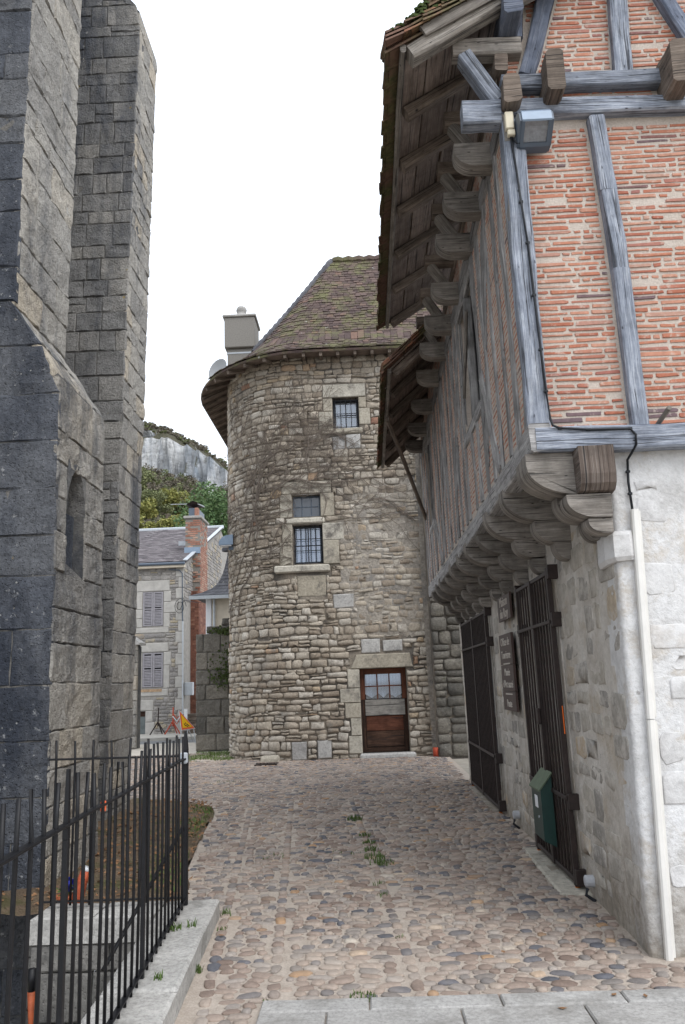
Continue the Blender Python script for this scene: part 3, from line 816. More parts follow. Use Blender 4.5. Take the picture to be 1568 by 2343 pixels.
# dressed stones round the openings (u0,u1,v0,v1,proud)
DRESS = [(-.36, 1.06, 1.955, 2.27, .05), (-.46, -.165, .10, .48, .04), (-.40, -.165, .49, .86, .05), (-.52, -.165, .87, 1.20, .045), (-.62, -.165, 1.21, 1.52, .05), (-.44, -.165, 1.53, 1.945, .04),
         (-1.92, -1.62, 4.40, 4.95, .04), (-1.86, -1.62, 4.96, 5.40, .03), (-.895, -.52, 4.40, 4.96, .045), (-.895, -.40, 4.97, 5.38, .03),
         (-1.90, -1.615, 5.55, 6.12, .03), (-.925, -.60, 5.55, 6.12, .035), (-1.86, -.66, 6.13, 6.42, .035),
         (-.90, -.56, 7.72, 8.16, .03), (-.78, -.56, 8.17, 8.50, .03), (.095, .36, 7.80, 8.22, .03), (.095, .27, 8.23, 8.50, .03), (-.78, .27, 8.525, 8.86, .035),
         (-1.52, -.86, 3.66, 4.14, .012)]
SLABS = [(-1.75, -1.41, .0, .40, .045), (-1.17, -.85, .02, .42, .045), (-.10, .34, 2.30, 2.62, .03), (.40, .85, 2.32, 2.58, .03), (-.70, -.22, 3.35, 3.68, .03), (-.58, -.27, 7.18, 7.52, .03), (-.25, .10, 7.20, 7.56, .03)]
for (a, b, c, d, h) in DRESS:
    m = MB(); q = [(a, c), (b, c), (b, d), (a, d)]
    if (a, c) == (-.36, 1.955): q = [(a, c), (b, c), (b-.06, d), (a+.14, d)]
    block(m, q, tmap, h, .06, 4, 3, .005, .015); m.build('dressed_stone', M['dressed'], TW)
for (a, b, c, d, h) in SLABS:
    m = MB(); block(m, [(a+.01, c), (b-.01, c+.01), (b, d), (a, d-.01)], tmap, h, .05, 3, 3, .006, .02); m.build('dressed_stone', M['dressed_grey'], TW)
OCC = [(a-.01, b+.01, c-.01, d+.01) for a, b, c, d in HOLES]+[(a-.01, b+.01, c, d) for a, b, c, d, _ in DRESS+SLABS]+[(-2.1, -.72, 4.15, 4.40), (-1.8, -.8, 5.37, 5.56), (-.85, .2, 7.55, 7.72)]
quads = courses(-5.2, 1.46, 0.0, 2.75, (.075, .19), (.14, .44), .012, .06, OCC, .16, seed=21)
quads += courses(-5.2, 1.46, 2.75, 9.62, (.07, .20), (.11, .38), .012, .06, OCC, .18, seed=22)
def smear(u, v):                                   # where render still covers the stones
    k = min(1, max(0, (u+.75+.5*noise.noise(Vector((v*.9, 3, 0))))*1.6))*min(1, max(0, (v-2.35)*1.3))*min(1, max(0, (6.9-v)*.9))
    return k+.35*noise.noise(Vector((u*1.6, v*1.6, 7)))
def rub(m, q, mapf):
    u = (q[0][0]+q[1][0])/2; v = (q[0][1]+q[2][1])/2
    k = smear(u, v)
    h = (.042 if v < 2.6 else .030)*rng.uniform(.7, 1.4)
    if k > .35: h = rng.uniform(.016, .036)
    g_ = .005 if v < 3.4 else .002
    q = [(q[0][0]+g_, q[0][1]+g_), (q[1][0]-g_, q[1][1]+g_), (q[2][0]-g_, q[2][1]-g_), (q[3][0]+g_, q[3][1]-g_)]
    dv = rng.uniform(-.012, .012); q = [(a_, b_+dv+rng.uniform(-.008, .008)) for a_, b_ in q]
    stone(m, q, mapf, h, .02, rng.uniform(.05, .22), .017, rng.uniform(.3, .55), rng.uniform(.78, .93))
kept = [q for q in quads if not (smear((q[0][0]+q[1][0])/2, (q[0][1]+q[2][1])/2) > .35 and random.Random(int(q[0][0]*1e5)).random() < .12)]
seen_first = lambda q: (0 if q[0][0] > -3.7 else 1, -area(q))
lay(kept, 'stone', M['rubble'], TW, tmap, rub, 300, seen_first)
# remains of render
m = MB(); nu, nv = 74, 96; base = m.n
for j in range(nv+1):
    for i in range(nu+1):
        u = -2.6+4.06*i/nu; v = 2.0+5.4*j/nv
        k = smear(u, v); d = -.035+.054*max(0, min(1, (k-.1)*1.6))+.011*noise.noise(Vector((u*6, v*6, 2)))+.007*noise.noise(Vector((u*17, v*17, 2)))
        m.v.append(tmap(u, v, d)); m.n += 1
for j in range(nv):
    for i in range(nu):
        u = -2.6+4.06*(i+.5)/nu; v = 2.0+5.4*(j+.5)/nv
        if any(a-.02 < u < b+.02 and c-.04 < v < d+.04 for a, b, c, d in HOLES): continue
        m.f.append((j*(nu+1)+i, j*(nu+1)+i+1, (j+1)*(nu+1)+i+1, (j+1)*(nu+1)+i)); m.mi.append(0); m.uv.extend([(0, 0)]*4)
m.build('old_render', M['smeared'], TW, True)
# sills and transom
def slab(a, b, c, d, proud, name, mat=None):
    m = MB(); bbox(m, a, b, TF-proud, TF+.2, c, d, .03); m.build(name, mat or M['dressed'], TW)
slab(-2.06, -.75, 4.22, 4.39, .09, 'window_sill'); slab(-1.76, -.84, 5.39, 5.53, .05, 'transom'); slab(-.84, .17, 7.58, 7.725, .05, 'window_sill')
slab(-1.60, -1.55, 3.66, 4.14, .022, 'panel_moulding'); slab(-.84, -.78, 3.66, 4.14, .022, 'panel_moulding')
slab(-.22, 1.02, -.02, .10, .22, 'doorstep', M['dressed_grey'])
# windows
def barred_window(h, nv_, nh, curtain, depth=.20, bars=True, panes=(3, 3)):
    a, b, c, d = h; y = TF+depth
    fm = MB()
    for (x0, x1, z0, z1) in ((a, a+.05, c, d), (b-.05, b, c, d), (a+.05, b-.05, d-.05, d), (a+.05, b-.05, c, c+.06)): bbox(fm, x0+.001, x1-.001, y, y+.06, z0+.001, z1-.001, .006)
    for i in range(1, panes[0]):
        x = a+(b-a)*i/panes[0]; bbox(fm, x-.013, x+.013, y+.005, y+.045, c+.06, d-.05, .004)
    for i in range(1, panes[1]):
        z = c+(d-c)*i/panes[1]; bbox(fm, a+.05, b-.05, y+.008, y+.042, z-.011, z+.011, .004)
    w = fm.build('window', M['iron_dark'] if bars else M['grey_board'], TW)
    g = MB(); box(g, a+.03, b-.03, y+.022, y+.028, c+.03, d-.03); g.build('pane', M['glass'], w)
    if curtain:
        cm = MB(); n = 36; vs = []
        for i in range(n+1):
            x = a+.01+(b-a-.02)*i/n; o_ = .014*math.sin(i*1.75)+.008*math.sin(i*.7)
            vs += [(x, y+.13+o_, c+.01), (x, y+.13+o_, d-.01)]
        cm.add(vs, [(2*i, 2*i+2, 2*i+3, 2*i+1) for i in range(n)]); cm.build('curtain', M[curtain], w, True)
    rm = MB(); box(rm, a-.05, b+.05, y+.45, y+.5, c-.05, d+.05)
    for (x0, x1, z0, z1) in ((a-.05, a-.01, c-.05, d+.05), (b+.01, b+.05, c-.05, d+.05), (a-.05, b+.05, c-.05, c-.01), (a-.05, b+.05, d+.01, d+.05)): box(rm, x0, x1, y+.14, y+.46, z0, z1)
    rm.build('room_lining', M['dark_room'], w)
    if bars:
        for i in range(nv_):
            x = a+.06+(b-a-.12)*i/(nv_-1); bm = MB(); tube(bm, [(x, TF+.07, c+.002), (x+.003, TF+.07, (c+d)/2), (x, TF+.07, d-.002)], .009, 6); bm.build('bar', M['iron_dark'], w)
        for i in range(nh):
            z = c+.05+(d-c-.1)*i/(nh-1); bm = MB(); box(bm, a+.002, b-.002, TF+.078, TF+.088, z-.008, z+.008); bm.build('cross_bar', M['iron_dark'], w)
barred_window(LOWW, 6, 4, 'curtain_blue', panes=(2, 2)); barred_window(TOPW, 5, 3, 'blind', panes=(2, 2))
# six-pane upper light
a, b, c, d = UPW; y = TF+.16; fm = MB()
for (x0, x1, z0, z1) in ((a, a+.045, c, d), (b-.045, b, c, d), (a+.045, b-.045, d-.045, d), (a+.045, b-.045, c, c+.05)): bbox(fm, x0+.001, x1-.001, y, y+.05, z0+.001, z1-.001, .006)
for i in (1, 2): bbox(fm, a+(b-a)*i/3-.011, a+(b-a)*i/3+.011, y, y+.04, c+.05, d-.045, .004)
bbox(fm, a+.045, b-.045, y+.002, y+.038, (c+d)/2-.01, (c+d)/2+.01, .004)
w = fm.build('window', M['lamp_dark'], TW)
for i in range(3):
    for j in range(2):
        g = MB(); box(g, a+(b-a)*i/3+.012, a+(b-a)*(i+1)/3-.012, y+.018, y+.024, c+(d-c)*j/2+.012, c+(d-c)*(j+1)/2-.012); g.build('pane', M['glass_dark'], w)
# door
a, b, c, d = DOOR; y = TF+.20
dm = MB()
for (x0, x1, z0, z1) in ((a, a+.10, c, 1.26), (b-.10, b, c, 1.26), (a+.10, b-.10, c, c+.10)): beam(dm, ((x0+x1)/2, y+.03, z0+.001) if z1-z0 > .2 else (x0, y+.03, (z0+z1)/2), ((x0+x1)/2, y+.03, z1) if z1-z0 > .2 else (x1, y+.03, (z0+z1)/2), .06, (x1-x0-.004) if z1-z0 > .2 else .10, up=(1, 0, 0) if z1-z0 > .2 else Z3, seg=3, jit=.001, ch=.005)
DR = dm.build('door', M['dark_wood'], TW)
dm = MB()
for (p, q_, w_, h_) in (((a+.055, y+.025, 1.26), (a+.055, y+.025, d-.002), .07, .105), ((b-.055, y+.025, 1.26), (b-.055, y+.025, d-.002), .07, .105)): beam(dm, p, q_, w_, h_, up=(1, 0, 0), seg=2, jit=.001, ch=.005)
beam(dm, (a+.11, y+.025, d-.065), (b-.11, y+.025, d-.065), .07, .125, seg=2, jit=.001, ch=.005)
for i in (1, 2):
    x = a+.11+(b-a-.22)*i/3; beam(dm, (x, y+.025, 1.26), (x, y+.025, d-.12), .04, .03, up=(1, 0, 0), seg=2, jit=0, ch=.004)
beam(dm, (a+.11, y+.023, 1.55), (b-.11, y+.023, 1.55), .04, .028, seg=2, jit=0, ch=.004)
dm.build('glazing_frame', M['red_wood'], DR)
for i in range(3):
    for j in range(2):
        x0 = a+.11+(b-a-.22)*i/3+.016; x1 = a+.11+(b-a-.22)*(i+1)/3-.016; z0 = (1.27, 1.57)[j]; z1 = (1.535, d-.13)[j]
        g = MB(); box(g, x0, x1, y+.03, y+.035, z0, z1); g.build('pane', M['glass'], DR)
for (x0, x1, lift) in ((a+.11, a+.40, .09), (a+.385, a+.66, .12), (a+.65, b-.11, .08)):
    cm = MB(); n = 14; vs = []
    for i in range(n+1):
        t = i/n; x = x0+(x1-x0)*t; o_ = .008*math.sin(i*1.9); vs += [(x, y+.09+o_, 1.29+lift*abs(2*t-1)), (x, y+.09+o_, d-.13)]
    cm.add(vs, [(2*i, 2*i+2, 2*i+3, 2*i+1) for i in range(n)]); cm.build('curtain', M['curtain'], DR, True)
m = MB(); beam(m, (a+.10, y+.012, 1.075), (b-.06, y+.012, 1.075), .05, .35, seg=4, jit=.002, ch=.006); m.build('weather_board', M['grey_board'], DR)
for (z0, z1, mt) in ((.56, .89, 'red_wood'), (.21, .55, 'dark_wood')):
    m = MB(); beam(m, (a+.11, y+.035, (z0+z1)/2), (b-.11, y+.035, (z0+z1)/2), .04, z1-z0, seg=4, jit=.002, ch=.012); m.build('door_board', M[mt], DR)
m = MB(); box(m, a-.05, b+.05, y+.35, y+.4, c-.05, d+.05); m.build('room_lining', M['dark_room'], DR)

# roof: eave ring, flared foot, steep slope to the ridge
fphi = lambda u: min(1, max(0, (TX-u)/ARC))
def ringE(u, dz=0, dd=0): k = fphi(u); return Vector(tmap(u, 9.60-.33*k+dz, .50+.27*k+dd))
def ringF(u): k = fphi(u); return Vector(tmap(u, 10.16, -.16-.40*k))
def ringT(u):
    if u > -.47: return Vector((u, 20.35, 13.45))
    if u > TX: return Vector((-.47, 20.35, 13.47))
    return Vector((-.47, 20.35, 13.47))
def slope_pt(u, t):                               # t 0..1 flare, 1..2 main slope
    if t <= 1: return ringE(u).lerp(ringF(u), t)+Vector((0, 0, -.05*math.sin(math.pi*t)))
    return ringF(u).lerp(ringT(u), t-1)+Vector((0, 0, -.06*math.sin(math.pi*(t-1))))
US = [-10.5+.5*i for i in range(12)]+[TX-ARC+i*ARC/14 for i in range(15)]+[TX+.25*i for i in range(1, 20)]
m = MB(); Ts = [0, .25, .5, .75, 1, 1.2, 1.4, 1.6, 1.8, 2]
for a, b in zip(US, US[1:]):
    for t0, t1 in zip(Ts, Ts[1:]):
        m.add([tuple(slope_pt(a, t0)), tuple(slope_pt(b, t0)), tuple(slope_pt(b, t1)), tuple(slope_pt(a, t1))], [(0, 1, 2, 3)])
    e0, e1 = slope_pt(a, 0), slope_pt(b, 0); d0, d1 = ringE(a, -.05, -.015), ringE(b, -.05, -.015)
    m.add([tuple(e0), tuple(d0), tuple(d1), tuple(e1)], [(0, 1, 2, 3)])
back = [ringT(u)+Vector((0, 0, 0)) for u in (-.47, 2.8)]
m.add([tuple(back[0]), tuple(back[1]), (2.8, 24, 9.5), (-2.6, 24, 9.5)], [(0, 1, 2, 3)])
ROOF = m.build('roof', M['tile'], TW)
m = MB()
for a, b in zip(US, US[1:]):
    p = [ringE(a, -.052, -.02), ringE(b, -.052, -.02), Vector(tmap(b, 9.62, -.1)), Vector(tmap(a, 9.62, -.1))]
    m.add([tuple(x) for x in p], [(0, 3, 2, 1)])
m.build('soffit', M['roof_board'], ROOF)
u = -9.6
while u < 1.3:
    p0 = ringE(u, -.10, -.05); p1 = Vector(tmap(u, 9.60, -.05)); m = MB(); beam(m, p0, p1+Vector((0, 0, -.03)), .07, .09, seg=2, ch=.006); m.build('eave_rafter', M['timber_brown'], ROOF); u += .42
tiles = []
R = random.Random(9)
def row_tiles(t, t2, spacing):
    us_ = [-3.9+.05*i for i in range(132)]
    pts = [slope_pt(u, t) for u in us_]; acc = [0]
    for p, q in zip(pts, pts[1:]): acc.append(acc[-1]+(q-p).length)
    s = R.uniform(0, spacing)
    def at(s_):
        for i in range(len(acc)-1):
            if acc[i+1] >= s_: 
                k = (s_-acc[i])/max(1e-6, acc[i+1]-acc[i]); return us_[i]+(us_[i+1]-us_[i])*k
        return us_[-1]
    while s+spacing < acc[-1]:
        w = spacing*R.uniform(.9, 1.05); tiles.append((at(s+.004), at(s+w-.006), t+R.uniform(-.006, .006), t2, R.uniform(.012, .03))); s += w
NF, NM = 7, 33
for j in range(NF): row_tiles(j/NF, min(1.15, (j+1.7)/NF), .17)
for j in range(NM): row_tiles(1+j/NM, min(2, 1+(j+1.7)/NM), .17)
def tile_fn(m, q, _):
    u0, u1, t, t2, lift = q
    n = (slope_pt(u1, t)-slope_pt(u0, t)).cross(slope_pt((u0+u1)/2, min(2, t+.08))-slope_pt((u0+u1)/2, t)).normalized()
    if n.z < 0: n = -n
    a_, b_ = slope_pt(u0, t)+n*(lift+.012*R.random()), slope_pt(u1, t)+n*(lift+.012*R.random())
    c_, d_ = slope_pt(u1, t2)+n*.006, slope_pt(u0, t2)+n*.006
    th = n*.016
    vs = [a_, b_, c_, d_, a_+th, b_+th, c_+th, d_+th]
    m.add([tuple(v) for v in vs], [(0, 3, 2, 1), (4, 5, 6, 7), (0, 1, 5, 4), (1, 2, 6, 5), (2, 3, 7, 6), (3, 0, 4, 7)])
tl = [t for t in tiles if t[0] > -3.6 and t[1] < 2.7]
for q in tl[:300]:
    m = MB(); tile_fn(m, q, None); m.build('roof_tile', M['tile'], ROOF)
m = MB()
for q in tl[300:]: tile_fn(m, q, None)
tag(m.build('roof_tile_mass', M['tile'], ROOF), kind='stuff')
# hip tiles along the left edge, ridge lumps
for k in range(17):
    t = k/17; uu = -2.95
    p = slope_pt(uu, 1+t*.97+.005); q = slope_pt(uu, 1+min(1, t+.075))
    m = MB(); dd = Vector((-.35, -.45, .8)).normalized()
    tube(m, [p+dd*.0, p.lerp(q, .5)+dd*.035, q+dd*.02], .1, 7, rads=[.10, .095, .075]); m.build('hip_tile', M['slate_dark'], ROOF)
for k in range(9):
    x = -.45+k*.3; m = MB(); tube(m, [(x, 20.35, 13.46+R.uniform(-.01, .02)), (x+.15, 20.35, 13.50), (x+.3, 20.35, 13.46)], .1, 7, rads=[.10, .12, .10]); m.build('ridge_tile', M['tile'], ROOF)
# chimney behind the hip
m = MB(); bbox(m, -3.74, -2.98, 21.7, 22.5, 9.4, 11.55, .02); CHM = m.build('chimney', M['render_chimney'], TW)
m = MB(); bbox(m, -3.81, -2.90, 21.6, 22.6, 11.55, 12.52, .02); m.build('chimney_head', M['render_chimney'], CHM)
m = MB(); bbox(m, -3.86, -2.85, 21.55, 22.65, 12.52, 12.60, .02); m.build('chimney_slab', M['concrete'], CHM)
m = MB(); lathe(m, (-3.36, 22.1, 12.60), [(.34, 0), (.30, .06), (.16, .22), (.13, .27), (.15, .31), (.17, .38), (.13, .47), (.03, .51)], 10); m.build('finial', M['concrete'], CHM, True)
m = MB(); box(m, -3.755, -2.965, 21.69, 22.51, 11.38, 11.43); m.build('flashing_band', M['white_metal'], CHM)
# dead creeper on the wall
m = MB(); R = random.Random(33)
def grow(u, v, ang, length, r, depth):
    pts = []; a = ang; n = max(3, int(length/.11))
    for i in range(n):
        k = smear(u, v)
        pts.append(tmap(u, v, .05+.012*R.random())); u += .11*math.cos(a); v += .11*math.sin(a); a += R.uniform(-.33, .33)
        if v > 9.2 or u > 1.4 or u < -4.2: break
        if any(b0-.05 < u < b1+.05 and c0-.05 < v < c1+.05 for b0, b1, c0, c1 in HOLES): a += 1.2
        if depth < 3 and R.random() < .30: grow(u, v, a+R.choice((-1, 1))*R.uniform(.4, 1.1), length*R.uniform(.35, .7), r*.62, depth+1)
    if len(pts) > 2: tube(m, pts, r, 4, False)
for (u, v, a, l, r) in ((-2.2, 4.6, 1.2, 2.6, .013), (-1.9, 6.3, .5, 2.6, .014), (-.9, 6.5, .2, 2.4, .012), (-.6, 5.6, -.2, 2.0, .011), (-2.6, 5.0, 1.9, 2.5, .012), (-3.2, 3.3, 1.5, 4.2, .014), (-1.2, 6.6, 1.4, 2.0, .01), (.2, 5.9, .1, 1.5, .012), (-2.9, 6.3, 1.0, 2.4, .011), (-1.6, 7.2, .6, 1.8, .009), (-3.7, 3.0, 1.4, 4.5, .012), (-2.4, 6.9, .9, 2.2, .01), (-.4, 7.0, .9, 1.8, .009)):
    grow(u, v, a, l, r, 0)
tag(m.build('climbing_vine', M['vine']), 'bare leafless creeper spread over the rounded stone house wall', 'vine')

# wall lamp on the left of the house, satellite dish
t = thing('wall_lamp', 'grey quarter-round lamp on the left edge of the rounded stone wall', 'lamp', (-3.25, 19.3, 5.2))
m = MB(); prof = [(0, 0), (-.36, 0), (-.345, .10), (-.28, .19), (-.16, .245), (0, .25)]
prism(m, [(a, b) for a, b in prof[::-1]], lambda a, b, d: (-3.18+a, d, 5.12+b), 19.05, 19.30, uvs=False); m.build('housing', M['zinc_blue'], t)
m = MB(); box(m, -3.5, -3.22, 19.07, 19.28, 5.09, 5.118); m.build('diffuser', M['white'], t)
m = MB(); box(m, -3.3, -2.95, 19.13, 19.2, 5.0, 5.09); m.build('bracket', M['lamp_dark'], t)
t = thing('satellite_dish', 'small grey satellite dish behind the left eave beside the chimney', 'dish', (-3.95, 21.5, 10.2))
m = MB(); vs = []; fs = []
cN = Vector((-.45, -.85, .25)).normalized(); cU = cN.cross(Vector(Z3)).normalized(); cV = cU.cross(cN)
for i in range(5):
    r = .33*i/4
    for k in range(16):
        p = Vector((-3.98, 21.4, 10.78))+cU*(r*math.cos(k*math.pi/8))+cV*(r*1.15*math.sin(k*math.pi/8))-cN*(.10*(1-(i/4)**2)); vs.append(tuple(p))
for i in range(4):
    for k in range(16): fs.append((i*16+k, i*16+(k+1) % 16, (i+1)*16+(k+1) % 16, (i+1)*16+k))
m.add(vs, fs); m.build('reflector', M['dish_grey'], t, True)
m = MB(); tube(m, [(-3.95, 21.52, 10.7), (-3.7, 21.75, 10.7), (-3.6, 21.75, 10.4)], .025, 6); m.build('mast', M['iron_dark'], t)

# rough stone wall to the right of the seam
SW = thing('stone_building', 'rough masonry building end squeezed between round house and timber jetty', 'building', (2, 17.6, 0))
m = MB(); box(m, 1.49, 4.5, 17.78, 22, -.1, 7.6); m.build('wall', M['rubble_mortar'], SW)
swm = plane_map((0, 17.78, 0), (1, 0, 0), Z3, (0, -1, 0))
sq = courses(1.5, 3.2, 0, 7.5, (.2, .36), (.25, .55), .02, .02, (), .25, seed=40)
def rub2(m, q, mapf): stone(m, q, mapf, .06*rng.uniform(.7, 1.4), .02, .14, .012, .4, .84)
lay(sq, 'stone', M['garden_wall'], SW, swm, rub2, 300, lambda q: (q[0][0] > 2.6, q[0][1]))
m = MB(); prism(m, [(1.39, 0), (1.51, 0), (1.50, 4), (1.50, 7.4), (1.40, 7.4), (1.37, 4)], XZ, 18.14, 18.3, uvs=False); m.build('mortar_seam', M['smeared'], SW)

# ================================================================== half-timbered house
HS = thing('timbered_house', 'half-timbered house of thin red bricks over a limewashed ground floor, jettied on carved joists', 'house', (1.7, 6, 0))
# ground floor render: street side, rounded corner, front
GY0, GY1, GX = 5.10, 13.70, 1.64
SL = GY1-GY0
GATES = [(GY1-7.42, GY1-6.72, .02, 2.48), (GY1-12.72, GY1-10.38, .02, 2.48)]
RC = .035
def gmap(s, z, d):
    wob = .029*(z-1.5)
    if s < SL-RC:
        k = math.exp(-max(0, SL-s)/.7); return (GX-d+wob*k, GY1-s, z)
    if s < SL+RC*.57:
        f = (s-(SL-RC))/(RC*1.57)*math.pi/2
        return (GX+RC-(RC+d)*math.cos(f)+wob, GY0+RC-(RC+d)*math.sin(f), z)
    e = s-(SL+RC*.57); return (GX+RC+e+wob*math.exp(-e/.7), GY0-d, z)
ss = sorted(set([SL*i/120 for i in range(119)]+[SL-RC+RC*1.57*i/6 for i in range(7)]+[SL+RC*.57+.05+.07*i for i in range(30)]+[g[k] for g in GATES for k in (0, 1)]))
zs = sorted(set([-.05]+[.02+3.08*i/46 for i in range(47)]+[2.48]))
m = MB(); idx = {}
gd = lambda s, z: .007*noise.noise(Vector((s*2.0, z*2.0, 4)))+.006*noise.noise(Vector((s*6, z*11, 4)))+.004*noise.noise(Vector((s*19, z*24, 4)))+.012*max(0, .5-z)*noise.noise(Vector((s*3, z*2, 9)))
for i, s in enumerate(ss):
    for j, z in enumerate(zs): idx[(i, j)] = m.n; m.v.append(gmap(s, z, gd(s, z))); m.n += 1
for i in range(len(ss)-1):
    for j in range(len(zs)-1):
        s, z = (ss[i]+ss[i+1])/2, (zs[j]+zs[j+1])/2
        if any(a < s < b and c < z < d for a, b, c, d in GATES): continue
        m.f.append((idx[i, j], idx[i+1, j], idx[i+1, j+1], idx[i, j+1])); m.mi.append(1 if s < SL-.25+.12*noise.noise(Vector((z*3, 1, 1))) else 0); m.uv.extend([(0, 0)]*4)
GW = m.build('ground_wall', [M['plaster'], M['plaster_street']], HS, True)
for (a, b, c, d) in GATES:
    m = MB(); y0, y1 = GY1-b, GY1-a
    box(m, GX-.012, 2.15, y0-.06, y0+.002, -.05, 2.55); box(m, GX-.012, 2.15, y1-.002, y1+.06, -.05, 2.55); box(m, GX-.01, 2.15, y0, y1, 2.478, 2.56); box(m, 1.5, 2.15, y0, y1, -.05, .018)
    m.build('door_reveal', M['plaster_street'], HS)
# stones showing through the limewash
R = random.Random(17)
gq = courses(.05, SL-.42, .1, 2.75, (.13, .26), (.18, .42), .05, .02, [(a-.04, b+.04, c-.1, d+.06) for a, b, c, d in GATES], seed=51)
gq += courses(SL-.40, SL-.055, .25, 2.9, (.18, .32), (.34, .36), .045, .01, seed=53)
gq += courses(SL+.12, SL+1.3, .1, 2.9, (.12, .26), (.2, .5), .05, .02, seed=52)
def gst(m, q, mapf):
    s, z = (q[0][0]+q[1][0])/2, (q[0][1]+q[2][1])/2
    stone(m, q, mapf, gd(s, z)+R.uniform(.0, .006), .03, R.uniform(.05, .2), .014, .5, .92)
gq = [q for q in gq if R.random() < (.62 if q[0][0] > SL+.05 else .9 if q[0][0] > SL-1.6 else .7)]
gfront = [q for q in gq if q[0][0] > SL+.05]; gside = [q for q in gq if q[0][0] <= SL+.05]
lay(gside, 'stone', M['plaster_stone'], GW, gmap, gst, 220, None)
lay(gfront, 'stone', M['white_stone'], GW, gmap, gst, 80, None)
# corner corbel stone under the carved bracket
m = MB(); block(m, [(SL-.26, 2.34), (SL+.10, 2.36), (SL+.09, 2.55), (SL-.24, 2.56)], gmap, .05, .05, 4, 3, .003, .03); m.build('corbel_stone', M['white_stone'], HS, False)

# upper floor: mortar panels
SX, FY = 1.172, 5.085
m = MB()
m.add([(1.22, FY, 3.15), (4.2, FY, 3.15), (4.2, FY, 9.0), (1.22, FY, 6.72)], [(0, 1, 2, 3)])
m.build('brick_panel', M['lime'], HS)
WIN = [(6.87, 8.0, 4.15, 5.48), (11.95, 12.75, 4.1, 5.42)]
smap = lambda u, v, d: (SX-d, 13.8-u, v)           # street side, u grows towards the camera
m = MB(); wall_holes(m, [0, 4.4, 8.72], [3.15, 5.7, 6.15], [(13.8-b, 13.8-a, c, d) for a, b, c, d in WIN], smap, .16); m.build('brick_panel', M['lime'], HS)
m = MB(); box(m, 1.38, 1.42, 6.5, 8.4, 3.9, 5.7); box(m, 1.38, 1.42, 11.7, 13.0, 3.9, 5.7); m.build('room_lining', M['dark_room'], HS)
# ---- timbers of the front
def tb(name, mat, *a, **k):
    m = MB(); beam(m, *a, **k); return m.build(name, M[mat], HS)
tb('sill_beam', 'timber', (1.185, 5.03, 3.170), (4.2, 5.03, 3.150), .13, .158, seg=10, jit=.005)
tb('corner_post', 'timber', (1.223, 5.035, 3.255), (1.232, 5.035, 5.60), .15, .13, up=(0, 1, 0), seg=10, jit=.006)
def chain(name, mat, pts, w, d):
    m = MB()
    for p, q in zip(pts, pts[1:]): beam(m, p, q, w, d, up=(0, 1, 0), seg=3, jit=.004)
    return m.build(name, M[mat], HS)
chain('stud', 'timber', [(1.902, 5.05, 3.252), (1.90, 5.05, 4.4), (1.882, 5.05, 5.02), (1.858, 5.05, 5.63)], .112, .09)
tb('stud', 'timber', (2.80, 5.05, 3.25), (2.78, 5.05, 5.62), .12, .09, up=(0, 1, 0))
tb('cross_beam', 'timber', (1.16, 5.045, 5.735), (4.2, 5.045, 5.65), .11, .128, seg=10, jit=.005)
tb('cross_beam', 'timber', (1.19, 5.045, 5.948), (4.2, 5.045, 5.895), .11, .128, seg=10, jit=.005)
m = MB(); beam(m, (1.385, 5.05, 6.01), (1.61, 5.05, 6.72), .125, .09, up=(0, 1, 0), seg=8, jit=.008); m.build('gable_brace', M['timber_blue'], HS)
tb('gable_post', 'timber', (2.102, 5.05, 5.99), (2.142, 5.05, 6.95), .13, .09, up=(0, 1, 0))
tb('gable_brace', 'timber_blue', (2.64, 5.05, 6.22), (2.40, 5.05, 6.85), .10, .09, up=(0, 1, 0))
tb('gable_post', 'timber_blue', (1.335, 5.06, 6.36), (1.355, 5.06, 6.74), .11, .07, up=(0, 1, 0))
tb('tie_beam', 'timber_warm', (.85, 5.05, 6.272), (1.36, 5.05, 6.262), .12, .145, seg=4)
tb('knee_brace', 'timber', (.93, 5.04, 6.20), (1.155, 5.04, 5.79), .11, .13, up=(0, 1, 0), seg=5)
tb('plate_end', 'timber', (.88, 5.03, 5.685), (1.16, 5.03, 5.68), .13, .19, seg=4, jit=.005)
# joist ends towards the square
for (x0, x1, z0, z1, ln, mt) in ((1.475, 1.604, 5.715, 6.05, .17, 'timber_brown'), (2.345, 2.497, 5.70, 6.05, .20, 'timber_brown'), (1.171, 1.289, 5.675, 5.92, .12, 'timber_brown'), (1.207, 1.342, 6.34, 6.58, .22, 'timber_blue')):
    m = MB(); beam(m, ((x0+x1)/2, 4.99-ln, (z0+z1)/2-.01), ((x0+x1)/2, 5.2, (z0+z1)/2), x1-x0, (z1-z0)*.96, seg=4, jit=.006, ch=.022); m.build('joist_end', M[mt], HS)
# ---- bricks of the front
fmap = plane_map((0, FY, 0), (1, 0, 0), Z3, (0, -1, 0))
sleft = lambda v: lerp_tab([(3.25, 1.845), (4.4, 1.841), (5.02, 1.823), (5.63, 1.80)], v)
sright = lambda v: lerp_tab([(3.25, 1.96), (4.4, 1.957), (5.02, 1.942), (5.63, 1.917)], v)
def front_iv(v):
    if v < 5.61: return [(1.305, sleft(v)), (sright(v), 2.725), (2.862, 4.15)]
    if 5.80 < v < 5.885: return [(1.295, 1.47), (1.61, 2.33), (2.51, 4.15)]
    if v > 6.015:
        k = (v-6.01)/.71; gl, gr = 1.318+.225*k, 1.452+.225*k
        r = [(gr+.005, 2.035+.05*k), (2.172+.05*k, 2.70-.30*k if v > 6.2 else 2.75), (2.78-.30*k if v > 6.2 else 2.80, 4.15)]
        if v < 6.19: r.insert(0, (1.19, gl))
        elif v > 6.36: r.insert(0, (1.412+.02*k, gl))
        return r
    return []
bricks = []; v = 3.262; R = random.Random(77)
